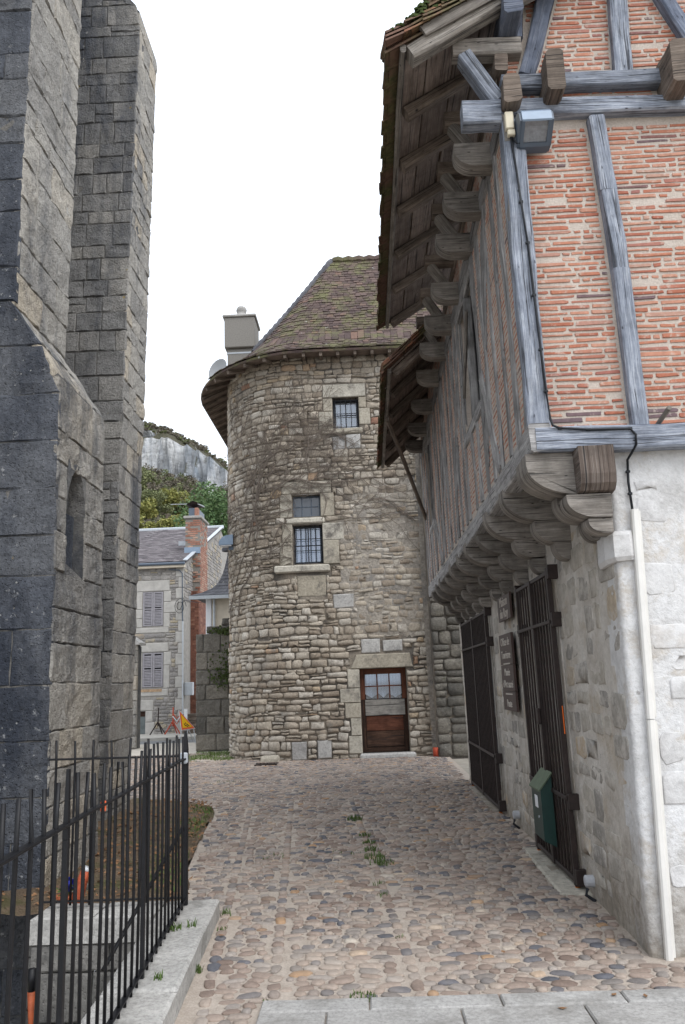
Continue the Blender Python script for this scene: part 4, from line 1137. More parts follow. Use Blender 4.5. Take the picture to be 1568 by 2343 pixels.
while v < 6.75:
    h = R.uniform(.0375, .045)
    if v < 5.61 < v+h: v = 5.812; continue
    for (a, b) in front_iv(v+h/2):
        x = a+R.uniform(.004, .02)
        while x < b-.03:
            w = R.choice((R.uniform(.20, .30), R.uniform(.10, .19), R.uniform(.05, .1), R.uniform(.2, .26)))
            if b-(x+w) < .045: w = b-x-R.uniform(.004, .012)
            w = min(w, b-x-.004)
            if w < .02: break
            if R.random() > .03:
                t = R.choice((R.uniform(.008, .010), R.uniform(.009, .012), R.uniform(.011, .0135))); zz = v+h/2+.004*noise.noise(Vector((x*3, v*9, 0))); sl_ = R.uniform(-.004, .004)
                bricks.append([(x, zz-t), (x+w-.012, zz-t+sl_), (x+w-.012, zz+t+sl_), (x, zz+t)])
            x += w+R.uniform(.004, .012)
    v += h
def brick_fn(m, q, mapf): stone(m, q, mapf, R.uniform(.003, .010), .02, R.uniform(.04, .10), .0035, .5, .93)
def brick_thin(m, q, mapf): stone(m, q, mapf, R.uniform(.0015, .004), .01, .08, .002, .5, .92)
lay(bricks, 'brick', M['brick'], HS, fmap, brick_fn, 300, lambda q: (q[0][0] > 2.25, -area(q)), False)
# ---- timbers of the street side
m = MB(); beam(m, (1.222, 4.97, 3.185), (1.222, 13.75, 3.15), .15, .19, seg=26, jit=.010, bend=(0, -.03)); m.build('sill_beam', M['timber_lifted'], HS)
m = MB(); beam(m, (1.205, 5.0, 5.665), (1.205, 13.75, 5.64), .11, .17, seg=20, jit=.007); m.build('wall_plate', M['timber_lifted'], HS)
m = MB(); beam(m, (1.20, 5.0, 6.12), (1.20, 9.6, 6.10), .10, .14, seg=12, jit=.007); m.build('wall_plate', M['timber_brown'], HS)
studs = [(5.055, .16)]
y = 5.36; R = random.Random(4)
while y < 13.7: studs.append((y, R.uniform(.12, .17))); y += R.uniform(.34, .42)
studs.append((13.68, .16))
win_edges = [(6.80, .14), (8.07, .14), (11.88, .13), (12.82, .13)]
keep = [s for s in studs if all(abs(s[0]-w[0]) > .17 for w in win_edges)]
panels_timber = []
for (yc, w) in keep+win_edges:
    segs = [(3.27, 5.59)]
    for (a, b, c, d) in WIN:
        if a-.02 < yc < b+.02: segs = [(3.27, c-.10), (d+.08, 5.59)]
    for (z0, z1) in segs:
        ln = R.uniform(-.05, .05)*(z1-z0)/2.3 if yc > 5.2 else 0
        m = MB(); beam(m, (1.182, yc, z0), (1.182, yc+ln, z1), .05, w*.82, up=(0, 1, 0), seg=6, jit=.008, ch=.008); m.build('stud', M['timber_lifted'], HS)
    panels_timber.append((yc, w))
for (a, b, c, d) in WIN:
    for zc, h in ((c-.05, .12), (d+.04, .12)):
        m = MB(); beam(m, (1.180, a-.06, zc), (1.180, b+.06, zc), .06, h, seg=4, jit=.005); m.build('window_rail', M['timber_lifted'], HS)
for (p, q) in (((1.176, 5.95, 5.58), (1.176, 6.78, 3.5)), ((1.176, 8.1, 5.4), (1.176, 9.3, 3.3)), ((1.176, 9.9, 5.55), (1.176, 10.9, 3.35)), ((1.176, 11.8, 4.0), (1.176, 11.1, 3.3)), ((1.176, 6.2, 3.3), (1.176, 6.75, 4.35))):
    m = MB(); beam(m, p, q, .04, .15, up=(0, 1, 0), seg=6, jit=.009, bend=(0, .03)); m.build('wall_brace', M['timber_lifted'], HS)
# window leaves, mullion and prop
for k, (a, b, c, d) in enumerate(WIN):
    n = 5
    for i in range(n):
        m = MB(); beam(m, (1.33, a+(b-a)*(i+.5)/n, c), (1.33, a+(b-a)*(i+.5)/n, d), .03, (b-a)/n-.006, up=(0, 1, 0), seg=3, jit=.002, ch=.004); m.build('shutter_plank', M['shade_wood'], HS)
    tb('mullion', 'timber_lifted', (1.20, (a+b)/2-.02, c), (1.20, (a+b)/2, d), .08, .08, up=(0, 1, 0), seg=4)
tb('window_prop', 'timber_warm', (1.13, 7.06, 5.15), (1.16, 7.85, 4.55), .03, .06, seg=3, jit=.003)
tb('wind_brace', 'timber_brown', (.46, 10.7, 5.33), (1.16, 13.4, 4.40), .05, .07, seg=4, jit=.003)
# bricks of the street side: one mass, one course after the other in every panel
m = MB(); tbl = sorted(panels_timber)
for (y0, w0), (y1, w1) in zip(tbl, tbl[1:]):
    a, b = y0+w0*.41, y1-w1*.41
    if b-a < .03: continue
    v = 3.30
    while v < 6.04:
        h = R.uniform(.04, .047)
        mid = (a+b)/2
        if 5.55 < v < 5.76 or any(p < mid < q and r-.12 < v+.02 < s_+.1 for p, q, r, s_ in WIN): v += h; continue
        y = a+.005
        while y < b-.02:
            w = min(b-y-.004, R.uniform(.12, .28))
            if b-(y+w) < .04: w = b-y-.006
            t = R.uniform(.007, .0098); zz = v+h/2+R.uniform(-.004, .004)
            brick_thin(m, [(13.8-y-w, zz-t), (13.8-y, zz-t), (13.8-y, zz+t), (13.8-y-w, zz+t)], smap); y += w+.012
        v += h
tag(m.build('brick_mass', M['brick_lifted'], HS), kind='stuff')

# ---- jetty: carved joists in three tiers
YX = lambda a, b, d: (a, d, b)
def quarter(tip, zt, zb, r, back=1.72, lip=.05, n=8):
    pts = [(back, zt), (tip, zt), (tip, zt-lip)]
    for i in range(1, n+1):
        f = math.pi/2*i/n; pts.append((tip+r*(1-math.cos(f)), zt-lip-(zt-lip-zb)*math.sin(f)))
    pts.append((back, zb)); return pts
R = random.Random(8)
JY = [5.34, 6.17, 7.00, 7.79, 8.60, 9.37, 10.20, 10.92, 11.62, 12.33, 13.05]
for i, yj in enumerate(JY):
    w = R.uniform(.19, .22); lip = R.uniform(.04, .07)
    m = MB(); prism(m, quarter(1.145+R.uniform(-.015, .015), 3.105, 2.845+R.uniform(-.01, .01), .30, lip=lip)[::-1], YX, yj-w/2, yj+w/2); J = m.build('joist', M['timber_warm'], HS)
    m = MB(); prism(m, quarter(1.375+R.uniform(-.02, .02), 2.84, 2.672+R.uniform(-.01, .01), .16, lip=.03)[::-1], YX, yj-w/2+.012, yj+w/2-.008); m.build('bracket', M['timber_warm'], J)
    m = MB(); prism(m, quarter(1.515+R.uniform(-.01, .01), 2.667, 2.53, .10, lip=.02)[::-1], YX, yj-w/2+.02, yj+w/2-.02); m.build('lower_bracket', M['timber_warm'], J)
for i in range(14):
    y0 = 5.12+i*.615; m = MB(); beam(m, (1.27, y0+.3, 3.118), (1.66, y0+.3, 3.118), .60, .022, seg=1, jit=.001, ch=.002); m.build('jetty_board', M['timber_brown'], HS)
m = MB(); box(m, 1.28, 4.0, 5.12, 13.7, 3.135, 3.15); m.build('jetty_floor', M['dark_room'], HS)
# corner bracket facing the square
m = MB(); prism(m, quarter(1.115, 3.085, 2.80, .34, back=1.44, lip=.08)[::-1], YX, 5.015, 5.16); m.build('corner_joist', M['timber_warm'], HS)
fb = [(4.875, 3.085), (4.875, 2.90), (4.89, 2.84), (4.93, 2.80), (5.0, 2.79), (5.12, 2.79), (5.12, 3.085)]
m = MB(); prism(m, fb, lambda a, b, d: (d, a, b), 1.425, 1.652); m.build('corner_bracket', M['timber_rust'], HS)
m = MB(); prism(m, quarter(1.345, 2.785, 2.63, .2, back=1.63, lip=.03)[::-1], YX, 4.965, 5.15); m.build('corner_bracket', M['timber_warm'], HS)
m = MB(); prism(m, quarter(1.475, 2.625, 2.53, .11, back=1.63, lip=.015)[::-1], YX, 4.985, 5.15); m.build('corner_bracket', M['timber_warm'], HS)

# ---- eaves: corbels, ties, knee braces
CY = [5.50, 6.13, 6.77, 7.70, 8.45, 9.20, 10.08, 11.2, 12.3, 13.25]
for i, yj in enumerate(CY):
    w = .145; tip = .86+R.uniform(-.02, .02)
    pr = quarter(tip, 5.77, 5.57, .17, back=1.2, lip=.065)
    m = MB(); prism(m, pr[::-1], YX, yj-w/2, yj+w/2); m.build('corbel', M['timber_warm'], HS)
    if i < 6:
        m = MB(); beam(m, (.84, yj+.16, 6.15), (1.2, yj+.16, 6.15), .12, .13, seg=2); m.build('tie_beam', M['timber_brown'], HS)
        m = MB(); beam(m, (.90, yj+.16, 6.09), (1.17, yj+.16, 5.66), .09, .11, up=(0, 1, 0), seg=3); m.build('knee_brace', M['timber_warm'], HS)
# ---- upper roof
P1 = math.radians(29); c1, s1 = math.cos(P1), math.sin(P1)
RY0, RY1 = 4.84, 9.44
r1 = lambda u, y, d: (.36+u*c1-d*s1, y, 6.10+u*s1+d*c1)          # u up the slope, d above the rafters' top
for k, yr in enumerate([4.92, 5.52, 6.17, 6.87, 7.66, 8.43, 9.28]):
    big = k == 0
    m = MB(); beam(m, r1(.15, yr, -.05), r1(1.6, yr, -.04), .10 if not big else .13, .095 if not big else .12, seg=6, jit=.006, ch=.014, bend=(0, .02)); m.build('rafter', M['timber_warm'] if big else M['timber_brown'], HS)
bays = [4.90, 5.52, 6.17, 6.87, 7.66, 8.43, 9.30]
us_ = [.14, .36, .62, .84, 1.1, 1.36]
for y0, y1 in zip(bays, bays[1:]):
    for a, b in zip(us_, us_[1:]):
        m = MB(); dz = R.uniform(0, .012); beam(m, r1((a+b)/2, y0-.02, .014+dz), r1((a+b)/2, y1+.02, .014+dz), b-a-.014, .018, up=(-s1, 0, c1), seg=2, jit=.003, ch=.003); m.build('roof_board', M['roof_board'], HS)
m = MB(); beam(m, r1(.12, 4.86, -.0), r1(.12, 9.42, -.0), .045, .07, seg=8, jit=.004); m.build('eave_fillet', M['timber_warm'], HS)
m = MB(); pts = [(0.03, .035), (3.2, .035), (3.2, .09), (.03, .09)]
prism(m, pts, lambda a, b, d: r1(a, d, b), RY0+.04, RY1-.03, uvs=False); RF1 = m.build('roof', M['tile_mossy'], HS)
def tile_course(fr, y0, y1, u0, ln, d0, n, par, name='roof_tile', mat='tile_mossy'):
    y = y0
    while y < y1-.05:
        w = min(R.uniform(.15, .19), y1-y)
        m = MB(); uu = u0+R.uniform(-.018, .018); dd = d0+R.uniform(-.006, .008); sg = R.uniform(-.012, .012)
        q = [(uu, y+.003), (uu+ln, y+.003), (uu+ln, y+w-.003), (uu+sg, y+w-.003)]
        block(m, q, lambda a, b, d: fr(a, b, dd+d), .024, .0, 2, 2, .006, .012); m.build(name, M[mat], par); y += w
for j in range(3): tile_course(r1, RY0, RY1, -.02+j*.035, .40, .02+j*.03, 1, RF1)
for j in range(3, 5): tile_course(r1, RY0, RY1, .12+(j-3)*.16, .34, .105, 1, RF1)
for j in range(14):                                # verge tiles over the gable
    u = .0+j*.16
    for e in range(3):
        m = MB(); block(m, [(u+e*.02, RY0-.05-R.uniform(0, .03)), (u+.22, RY0-.05), (u+.22, RY0+.16), (u, RY0+.16)], lambda a, b, d: r1(a, b, .045+e*.03+d), .026, .0, 2, 2, .008, .014); m.build('verge_tile', M['tile_mossy'], RF1)
m = MB(); beam(m, r1(.3, 4.83, .02), r1(1.7, 4.83, .02), .03, .09, up=(-s1, 0, c1), seg=5, jit=.004); m.build('barge_board', M['timber_warm'], HS)
# broken tiles and moss heaped along the verge
for k in range(46):
    u = R.uniform(.22, 1.9); hh = R.uniform(.13, .15+.10*min(1, max(0, (u-.2)*2.2))); y0 = RY0-.07+R.uniform(0, .22)
    a_ = R.uniform(.14, .20); b_ = R.uniform(.12, .2); tl_ = R.uniform(-.25, .12)
    m = MB(); block(m, [(u, y0), (u+a_, y0+R.uniform(-.03, .03)), (u+a_, y0+b_), (u, y0+b_)], lambda a, b, d: r1(a, b, hh+(a-u)*tl_+d), .022, .012, 3, 2, .012, .014); m.build('verge_tile', M['tile_mossy'], RF1)
m = MB()
for k in range(420):
    u = R.uniform(.1, 1.9); p = r1(u, RY0-.06+abs(R.gauss(0, .12)), .11+R.uniform(0, .03+.10*min(1, max(0, (u-.15)*2)))); r = R.uniform(.012, .036); a0 = R.uniform(0, 6)
    vs = [(p[0]+r*math.cos(a_+a0)*math.cos(b_)*R.uniform(.7, 1.3), p[1]+r*math.sin(a_+a0)*math.cos(b_)*R.uniform(.7, 1.3), p[2]+r*.6*math.sin(b_)) for b_ in (-.7, .2, .9) for a_ in [i*2*math.pi/5 for i in range(5)]]+[(p[0], p[1], p[2]+r*.6)]
    m.add(vs, [(r_*5+i, r_*5+(i+1) % 5, r_*5+5+(i+1) % 5, r_*5+5+i) for r_ in (0, 1) for i in range(5)]+[(10+i, 10+(i+1) % 5, 15) for i in range(5)])
tag(m.build('moss_cushions', M['moss'], HS, True), kind='stuff')
# ---- lower roof
P2 = math.radians(42); c2, s2 = math.cos(P2), math.sin(P2)
QY0, QY1 = 9.30, 13.8
r2 = lambda u, y, d: (.40+u*c2-d*s2, y, 5.44+u*s2+d*c2)
for yr in [9.42, 10.14, 11.0, 11.86, 12.8, 13.7]:
    m = MB(); beam(m, r2(.12, yr, -.05), r2(1.25, yr, -.05), .10, .10, seg=4, jit=.006, ch=.014); m.build('rafter', M['timber_brown'], HS)
bays = [9.36, 10.14, 11.0, 11.86, 12.8, 13.75]
for y0, y1 in zip(bays, bays[1:]):
    for a, b in zip([.1, .36, .62, .88], [.36, .62, .88, 1.14]):
        m = MB(); dz = R.uniform(0, .012); beam(m, r2((a+b)/2, y0-.02, .014+dz), r2((a+b)/2, y1+.02, .014+dz), b-a-.014, .018, up=(-s2, 0, c2), seg=2, jit=.003, ch=.003); m.build('roof_board', M['roof_board'], HS)
m = MB(); beam(m, r2(.08, 9.32, 0), r2(.08, 13.8, 0), .05, .08, seg=8, jit=.005); m.build('eave_fillet', M['timber_warm'], HS)
m = MB(); prism(m, [(0.03, .035), (1.15, .035), (1.15, .08), (.03, .08)], lambda a, b, d: r2(a, d, b), QY0+.04, QY1-.03, uvs=False); RF2 = m.build('roof', M['tile_mossy'], HS)
for j in range(3): tile_course(r2, QY0, QY1, -.03+j*.03, .38, .03+j*.03, 1, RF2)
for j in range(7):
    u = .02+j*.13
    for e in range(3):
        m = MB(); block(m, [(u+e*.015, QY0-.06-R.uniform(0, .03)), (u+.17, QY0-.06), (u+.17, QY0+.15), (u, QY0+.15)], lambda a, b, d: r2(a, b, .04+e*.03+d), .026, .0, 2, 2, .008, .014); m.build('verge_tile', M['tile_mossy'], RF2)
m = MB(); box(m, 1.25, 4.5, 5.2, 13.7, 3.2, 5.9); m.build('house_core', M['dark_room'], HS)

# ---- gates
def gate(y0, y1, z1, n, stile, lock):
    g = MB(); x0, x1 = 1.555, 1.595
    bbox(g, x0, x1, y0, y0+.05, .03, z1, .004); G_ = g.build('iron_gate', M['iron_brown'], HS)
    for nm, a in (('upright', (x0+.001, x1-.001, y1-.05, y1, .03, z1)), ('upright', (x0-.006, x1+.006, y0+(y1-y0)*stile-.035, y0+(y1-y0)*stile+.035, .05, z1-.03)),
                  ('rail', (x0+.004, x1-.004, y0+.05, y1-.05, z1-.06, z1-.025)), ('rail', (x0+.004, x1-.004, y0+.05, y1-.05, .05, .09)),
                  ('rail', (x0-.012, x0+.004, y0, y1, 2.07, 2.10)), ('rail', (x0-.012, x0+.004, y0, y1, .665, .70))):
        m = MB(); bbox(m, *a, .004); m.build(nm, M['iron_brown'], G_)
    for i in range(1, n):
        y = y0+.025+(y1-y0-.05)*i/n
        if abs(y-(y0+(y1-y0)*stile)) < .045: continue
        m = MB(); bbox(m, x0+.012, x1-.010, y-.009, y+.009, .09, z1-.06, .003); m.build('bar', M['iron_brown'], G_)
    for yy in (y0-.05, y1-.01):
        for zz in (z1-.10, 2.04, .60, .04):
            m = MB(); bbox(m, x0+.002, 1.66, yy, yy+.06, zz, zz+.12, .005); m.build('hinge_bracket', M['iron_brown'], G_)
    if lock:
        m = MB(); bbox(m, x0-.035, x0-.007, y0+(y1-y0)*stile-.05, y0+(y1-y0)*stile+.045, 1.22, 1.36, .006); m.build('lock_box', M['iron_brown'], G_)
    for yy in (y0+.0, y1-.04):
        m = MB(); bbox(m, x0+.002, x1-.002, yy+.004, yy+.036, -.03, .028, .003); m.build('rusty_foot', M['rust'], G_)
gate(6.62, 8.06, 2.54, 12, .50, True)
gate(10.22, 12.84, 2.53, 21, .5, False)
# glazed doors behind the gates
for (a, b) in ((6.72, 7.42), (10.38, 12.72)):
    m = MB(); yy = a
    for k in range(3): y_ = a+(b-a)*k/2; bbox(m, 1.90, 1.96, max(a, y_-.05), min(b, y_+.05), .02, 2.47, .005)
    for z in (.06, 1.0, 2.42): bbox(m, 1.905, 1.955, a, b, z-.05, z+.05, .005)
    D = m.build('entrance_door', M['dark_wood'], HS)
    m = MB(); box(m, 1.925, 1.932, a, b, .05, 2.45); m.build('pane', M['glass_dark'], D)
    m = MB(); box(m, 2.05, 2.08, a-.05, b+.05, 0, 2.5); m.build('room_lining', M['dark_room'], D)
    if a < 8:
        for (y0, y1, z0, z1, mt) in ((7.12, 7.20, 1.55, 2.05, 'paper'), (7.24, 7.36, 1.25, 1.52, 'paper'), (7.08, 7.13, 1.2, 1.45, 'orange_flat'), (7.10, 7.18, .62, .80, 'paper')):
            m = MB(); box(m, 1.893, 1.899, y0, y1, z0, z1); m.build('sticker', M[mt], D)
m = MB(); block(m, [(1.40, 6.5), (1.66, 6.42), (1.66, 8.2), (1.44, 8.2)], xy(.0), .02, .02, 3, 4, .004, .02); m.build('threshold', M['dressed'], HS)
m = MB(); bbox(m, 1.578, 1.584, 6.60, 6.615, 1.18, 1.40, .001); m.build('warning_strip', M['orange_flat'], HS)

# ================================================================== things on the timbered house
def text(name, s, size, loc, mat, par, xs=1.0, rot=None):
    c = bpy.data.curves.new(name, 'FONT'); c.body = s; c.size = size; c.align_x = 'CENTER'; c.align_y = 'CENTER'; c.extrude = .002
    o = bpy.data.objects.new(name, c); COL.objects.link(o); bpy.context.view_layer.update()
    me = bpy.data.meshes.new_from_object(o.evaluated_get(bpy.context.evaluated_depsgraph_get()))
    bpy.data.objects.remove(o); me.materials.clear(); me.materials.append(mat)
    o = bpy.data.objects.new(name, me); COL.objects.link(o); o.parent = par
    P = root_loc(par); R_ = Matrix(((0, 0, -1), (-1, 0, 0), (0, 1, 0))).to_4x4()      # reads from the street
    o.matrix_local = Matrix.Translation(Vector(loc)-Vector(P)) @ R_ @ Matrix.Diagonal((xs, 1, 1, 1))
    return o
t = thing('name_sign', 'small brown plaque reading Maison du Roy on the wall between the gates', 'sign', (1.62, 8.9, 2.42))
m = MB(); bbox(m, 1.575, 1.60, 8.50, 9.28, 2.27, 2.55, .004); m.build('board', M['sign_brown'], t)
text('lettering', 'Maison', .15, (1.573, 8.89, 2.475), M['lettering'], t, 1.15); text('lettering', 'du Roy', .15, (1.573, 8.89, 2.345), M['lettering'], t, 1.15)
t = thing('direction_sign', 'tall brown wall board listing Office de Tourisme, Musée and Poste beside the near gate', 'sign', (1.62, 8.95, 1.7))
zb = [(1.84, 2.12), (1.745, 1.835), (1.50, 1.74), (1.30, 1.495)]
for (z0, z1) in ((1.78, 2.12), (1.49, 1.776), (1.28, 1.486)):
    m = MB(); bbox(m, 1.572, 1.60, 8.58, 9.35, z0, z1, .004); m.build('board', M['sign_brown'], t)
for s, z, sz in (('Office de', 2.03, .125), ('Tourisme', 1.885, .125), ('Musée', 1.695, .115), ("d'Art sacré", 1.565, .115), ('Poste', 1.355, .115)): text('lettering', s, sz, (1.570, 8.965, z), M['lettering'], t, 1.15)
for z in (1.79, 1.46):
    m = MB(); box(m, 1.5685, 1.5715, 8.75, 9.15, z-.007, z+.007); m.build('dash', M['lettering'], t)
m = MB(); box(m, 1.60, 1.63, 8.7, 8.75, 1.4, 1.45); box(m, 1.60, 1.63, 9.1, 9.15, 2.0, 2.05); m.build('fixing', M['iron_dark'], t)
# letter box
t = thing('letter_box', 'dark green letter box with pale sloping lid hung on the near iron gate', 'letter box', (1.5, 7.35, .5))
m = MB(); prism(m, [(1.45, .27), (1.552, .22), (1.552, .80), (1.45, .68)][::-1], YX, 7.13, 7.52, uvs=False); m.build('case', M['mail_green'], t)
m = MB(); prism(m, [(1.435, .67), (1.556, .815), (1.556, .83), (1.435, .685)], YX, 7.115, 7.535, uvs=False); m.build('lid', M['mail_lid'], t)
m = MB(); box(m, 1.446, 1.449, 7.27, 7.38, .52, .62); m.build('name_label', M['paper'], t)
m = MB(); lathe(m, (1.447, 7.25, .45), [(.012, 0), (.012, -.006)], 8, 'x'); m.build('keyhole', M['white_metal'], t)
# floodlight
t = thing('floodlight', 'blue-grey box floodlight under the big beams of the brick front', 'floodlight', (1.44, 4.95, 5.5))
FX0, FX1 = (1.245, 1.485)
prof = [(5.02, 5.575), (4.90, 5.572), (4.845, 5.552), (4.815, 5.52), (4.803, 5.452), (4.935, 5.362), (4.95, 5.355), (5.02, 5.355)]
for x0, x1 in ((FX0, FX0+.016), (FX1-.016, FX1)):
    m = MB(); prism(m, prof, lambda a, b, d: (d, a, b), x0, x1, uvs=False); m.build('end_cap', M['lamp_dark'], t)
X0, X1 = FX0+.016, FX1-.016
pr2 = [(5.02, 5.585), (4.898, 5.581), (4.838, 5.56), (4.805, 5.525), (4.792, 5.452), (4.80, 5.442), (4.812, 5.452), (4.824, 5.515), (4.85, 5.54), (4.90, 5.558), (5.02, 5.56)]
m = MB(); prism(m, pr2, lambda a, b, d: (d, a, b), X0, X1, uvs=False); m.build('hood', M['zinc_blue'], t)
m = MB(); prism(m, [(4.87, 5.455), (4.95, 5.365), (5.01, 5.36), (5.01, 5.53), (4.90, 5.53)], lambda a, b, d: (d, a, b), X0+.015, X1-.015, uvs=False); m.build('reflector', M['concrete'], t)
m = MB(); prism(m, [(4.806, 5.447), (4.933, 5.363), (4.938, 5.368), (4.811, 5.452)], lambda a, b, d: (d, a, b), X0+.02, X1-.02, uvs=False); m.build('lens', M['glass'], t)
m = MB(); prism(m, [(4.93, 5.365), (4.95, 5.355), (5.02, 5.355), (5.02, 5.345), (4.945, 5.345), (4.922, 5.360)], lambda a, b, d: (d, a, b), X0, X1, uvs=False); m.build('base_rim', M['lamp_dark'], t)
for x0, x1 in ((X0, X0+.022), (X1-.022, X1)):
    m = MB(); prism(m, [(4.800, 5.445), (4.928, 5.358), (4.938, 5.367), (4.811, 5.453)], lambda a, b, d: (d, a, b), x0, x1, uvs=False); m.build('lens_frame', M['lamp_dark'], t)
m = MB(); box(m, (X0+X1)/2-.03, (X0+X1)/2+.03, 4.98, 5.03, 5.40, 5.5); m.build('mount', M['lamp_dark'], t)
t = thing('junction_box', 'cream plastic junction box on the grey corner post beside the floodlight', 'junction box', (1.2, 4.95, 5.5))
m = MB(); bbox(m, 1.172, 1.232, 4.92, 4.968, 5.49, 5.63, .006); m.build('cover', M['cream'], t)
m = MB(); bbox(m, 1.182, 1.238, 4.925, 4.968, 5.44, 5.487, .006); m.build('gland', M['cream'], t)
m = MB(); box(m, 1.165, 1.225, 4.966, 4.972, 5.42, 5.64); m.build('back_plate', M['grey_board'], t)
# cables
t = thing('electric_cable', 'thin black cable stapled down the corner post and along the sill beam', 'cable', (1.25, 4.96, 4.2))
pth = [(1.208, 4.955, 5.45), (1.213, 4.95, 5.33), (1.223, 4.953, 5.18), (1.236, 4.957, 4.92), (1.255, 4.96, 4.60), (1.262, 4.957, 4.2), (1.272, 4.96, 3.8), (1.278, 4.957, 3.50), (1.288, 4.955, 3.30), (1.30, 4.952, 3.255), (1.345, 4.95, 3.235), (1.53, 4.952, 3.216), (1.80, 4.953, 3.211), (1.832, 4.953, 3.17), (1.828, 4.955, 3.10), (1.81, 5.0, 3.06), (1.80, 5.07, 3.03), (1.79, 5.075, 2.88), (1.795, 5.075, 2.68)]
m = MB(); tube(m, pth, .0085, 6); m.build('cable', M['rubber'], t, True)
m = MB(); tube(m, [(1.215, 4.955, 5.44), (1.24, 4.93, 5.37), (1.275, 4.93, 5.37), (1.275, 4.96, 5.38), (1.28, 4.98, 5.40)], .007, 6); m.build('cable', M['rubber'], t, True)
for p in [pth[i] for i in (3, 4, 5, 6, 7, 10, 11, 12)]+[(1.795, 5.072, 2.95), (1.792, 5.072, 2.80)]:
    m = MB(); bbox(m, p[0]-.014, p[0]+.014, p[1]-.006, p[1]+.014, p[2]-.008, p[2]+.008, .002); m.build('clip', M['rubber'], t)
t = thing('cable_conduit', 'cream plastic conduit running down the limewashed front wall', 'pipe', (1.75, 5.05, 1.3))
for (z0, z1) in ((1.36, 2.69), (.0, 1.355)):
    f = lambda z: 1.693+.0415*z
    m = MB(); k = [(-.023, 0), (-.023, -.03), (-.012, -.04), (.012, -.04), (.023, -.03), (.023, 0)]
    vs = [(f(z)+a, 5.085+b, z) for z in (z0, z1) for a, b in k]
    m.add(vs, [(i, (i+1) % 6, 6+(i+1) % 6, 6+i) for i in range(6)]+[tuple(range(6))[::-1], tuple(range(6, 12))]); m.build('duct', M['pvc'], t)
    m = MB(); vs = [(f(z)+a, 5.085+b, z) for z in (z0+.01, z1-.01) for a, b in ((.023, -.002), (.023, -.020), (.038, -.020), (.038, -.002))]
    m.add(vs, [(0, 1, 5, 4), (1, 2, 6, 5), (2, 3, 7, 6), (3, 0, 4, 7), (3, 2, 1, 0), (4, 5, 6, 7)]); m.build('side_rib', M['pvc'], t)
m = MB(); tube(m, [(2.01, 4.80, 3.29), (2.03, 5.1, 3.262)], .016, 6)
tag(recentre(m.build('wooden_peg', M['timber_warm']), (2.02, 4.95, 3.27)), 'short wooden peg sticking out above the sill beam at the foot of the stud', 'peg')
# sockets low on the wall
def socket(x, y, z, lab):
    t = thing('ground_socket', lab, 'socket', (x, y, z), 'round white sockets low on the wall')
    m = MB(); lathe(m, (x, y, z), [(.044, .04), (.044, 0), (.044, -.028), (.034, -.036), (.02, -.038)], 12, 'x'); m.build('cover', M['socket'], t, False)
    m = MB(); tube(m, [(x-.02, y, z-.05), (x-.04, y-.02, z-.09), (x+.02, y-.05, 0)], .014, 6); m.build('cable', M['rubber'], t)
    return t
socket(1.60, 6.36, .13, 'round white socket at the foot of the wall beside the near gate'); socket(1.60, 9.3, .14, 'round white socket at the foot of the wall between the two gates')

# ================================================================== black railing
FN = thing('railing', 'black wrought iron railing of thin round bars standing on the pale pit coping', 'railing', (-1.3, 4.5, .13))
fx = lambda y: -1.385+.0665*(6.08-y)
def rod(y=None, x=None, z0=.128, z1=1.31, r=.0082, name='bar'):
    px, py = (fx(y), y) if x is None else (x, 6.085)
    m = MB(); bx, by = R.uniform(-.006, .006), R.uniform(-.006, .006)
    tube(m, [(px, py, z0), (px+bx, py+by, (z0+z1)/2), (px+bx*.5, py, z1-.16), (px+R.uniform(-.008, .008), py+R.uniform(-.008, .008), z1)], r, 6)
    m.build(name, M['iron_black'], FN, True)
R = random.Random(3)
y = 6.08-.131
k = 1
while y > 2.3:
    if k in (11, 22): 
        m = MB(); x = fx(y); vs = []
        bbox(m, x-.011, x+.011, y-.014, y+.014, .12, 1.10, .003); m.add([(x-.011, y-.014, 1.10), (x+.011, y-.014, 1.10), (x+.011, y+.014, 1.10), (x-.011, y+.014, 1.10), (x-.006, y-.008, 1.36), (x+.006, y-.008, 1.36), (x+.006, y+.008, 1.36), (x-.006, y+.008, 1.36)], [(0, 1, 5, 4), (1, 2, 6, 5), (2, 3, 7, 6), (3, 0, 4, 7), (4, 5, 6, 7)])
        m.build('post', M['iron_black'], FN)
    else: rod(y, z1=1.315+R.uniform(-.015, .02))
    y -= .131; k += 1
m = MB(); x = fx(6.08); bbox(m, x-.02, x+.02, 6.06, 6.10, .12, 1.20, .004); m.add([(x-.02, 6.06, 1.2), (x+.02, 6.06, 1.2), (x+.02, 6.10, 1.2), (x-.02, 6.10, 1.2), (x-.008, 6.072, 1.34), (x+.008, 6.072, 1.34), (x+.008, 6.088, 1.34), (x-.008, 6.088, 1.34)], [(0, 1, 5, 4), (1, 2, 6, 5), (2, 3, 7, 6), (3, 0, 4, 7), (4, 5, 6, 7)]); m.build('post', M['iron_black'], FN)
m = MB(); beam(m, (fx(6.08), 6.08, 1.145), (fx(2.2), 2.2, 1.155), .034, .012, seg=12, jit=.002, ch=.003); m.build('rail', M['iron_black'], FN)
m = MB(); beam(m, (fx(6.05), 6.05, .172), (fx(2.2), 2.2, .172), .03, .012, seg=4, jit=.001, ch=.003); m.build('rail', M['iron_black'], FN)
for i in range(1, 8): rod(x=-1.385-.14*i, z0=.15, z1=1.30+R.uniform(-.01, .01), r=.0088)
m = MB(); tube(m, [(-1.38, 6.085, 1.16), (-2.42, 6.085, 1.17)], .008, 6); m.build('rail', M['iron_black'], FN)
m = MB(); beam(m, (-1.38, 6.085, .178), (-2.42, 6.085, .178), .03, .012, seg=3, jit=.001, ch=.003); m.build('rail', M['iron_black'], FN)
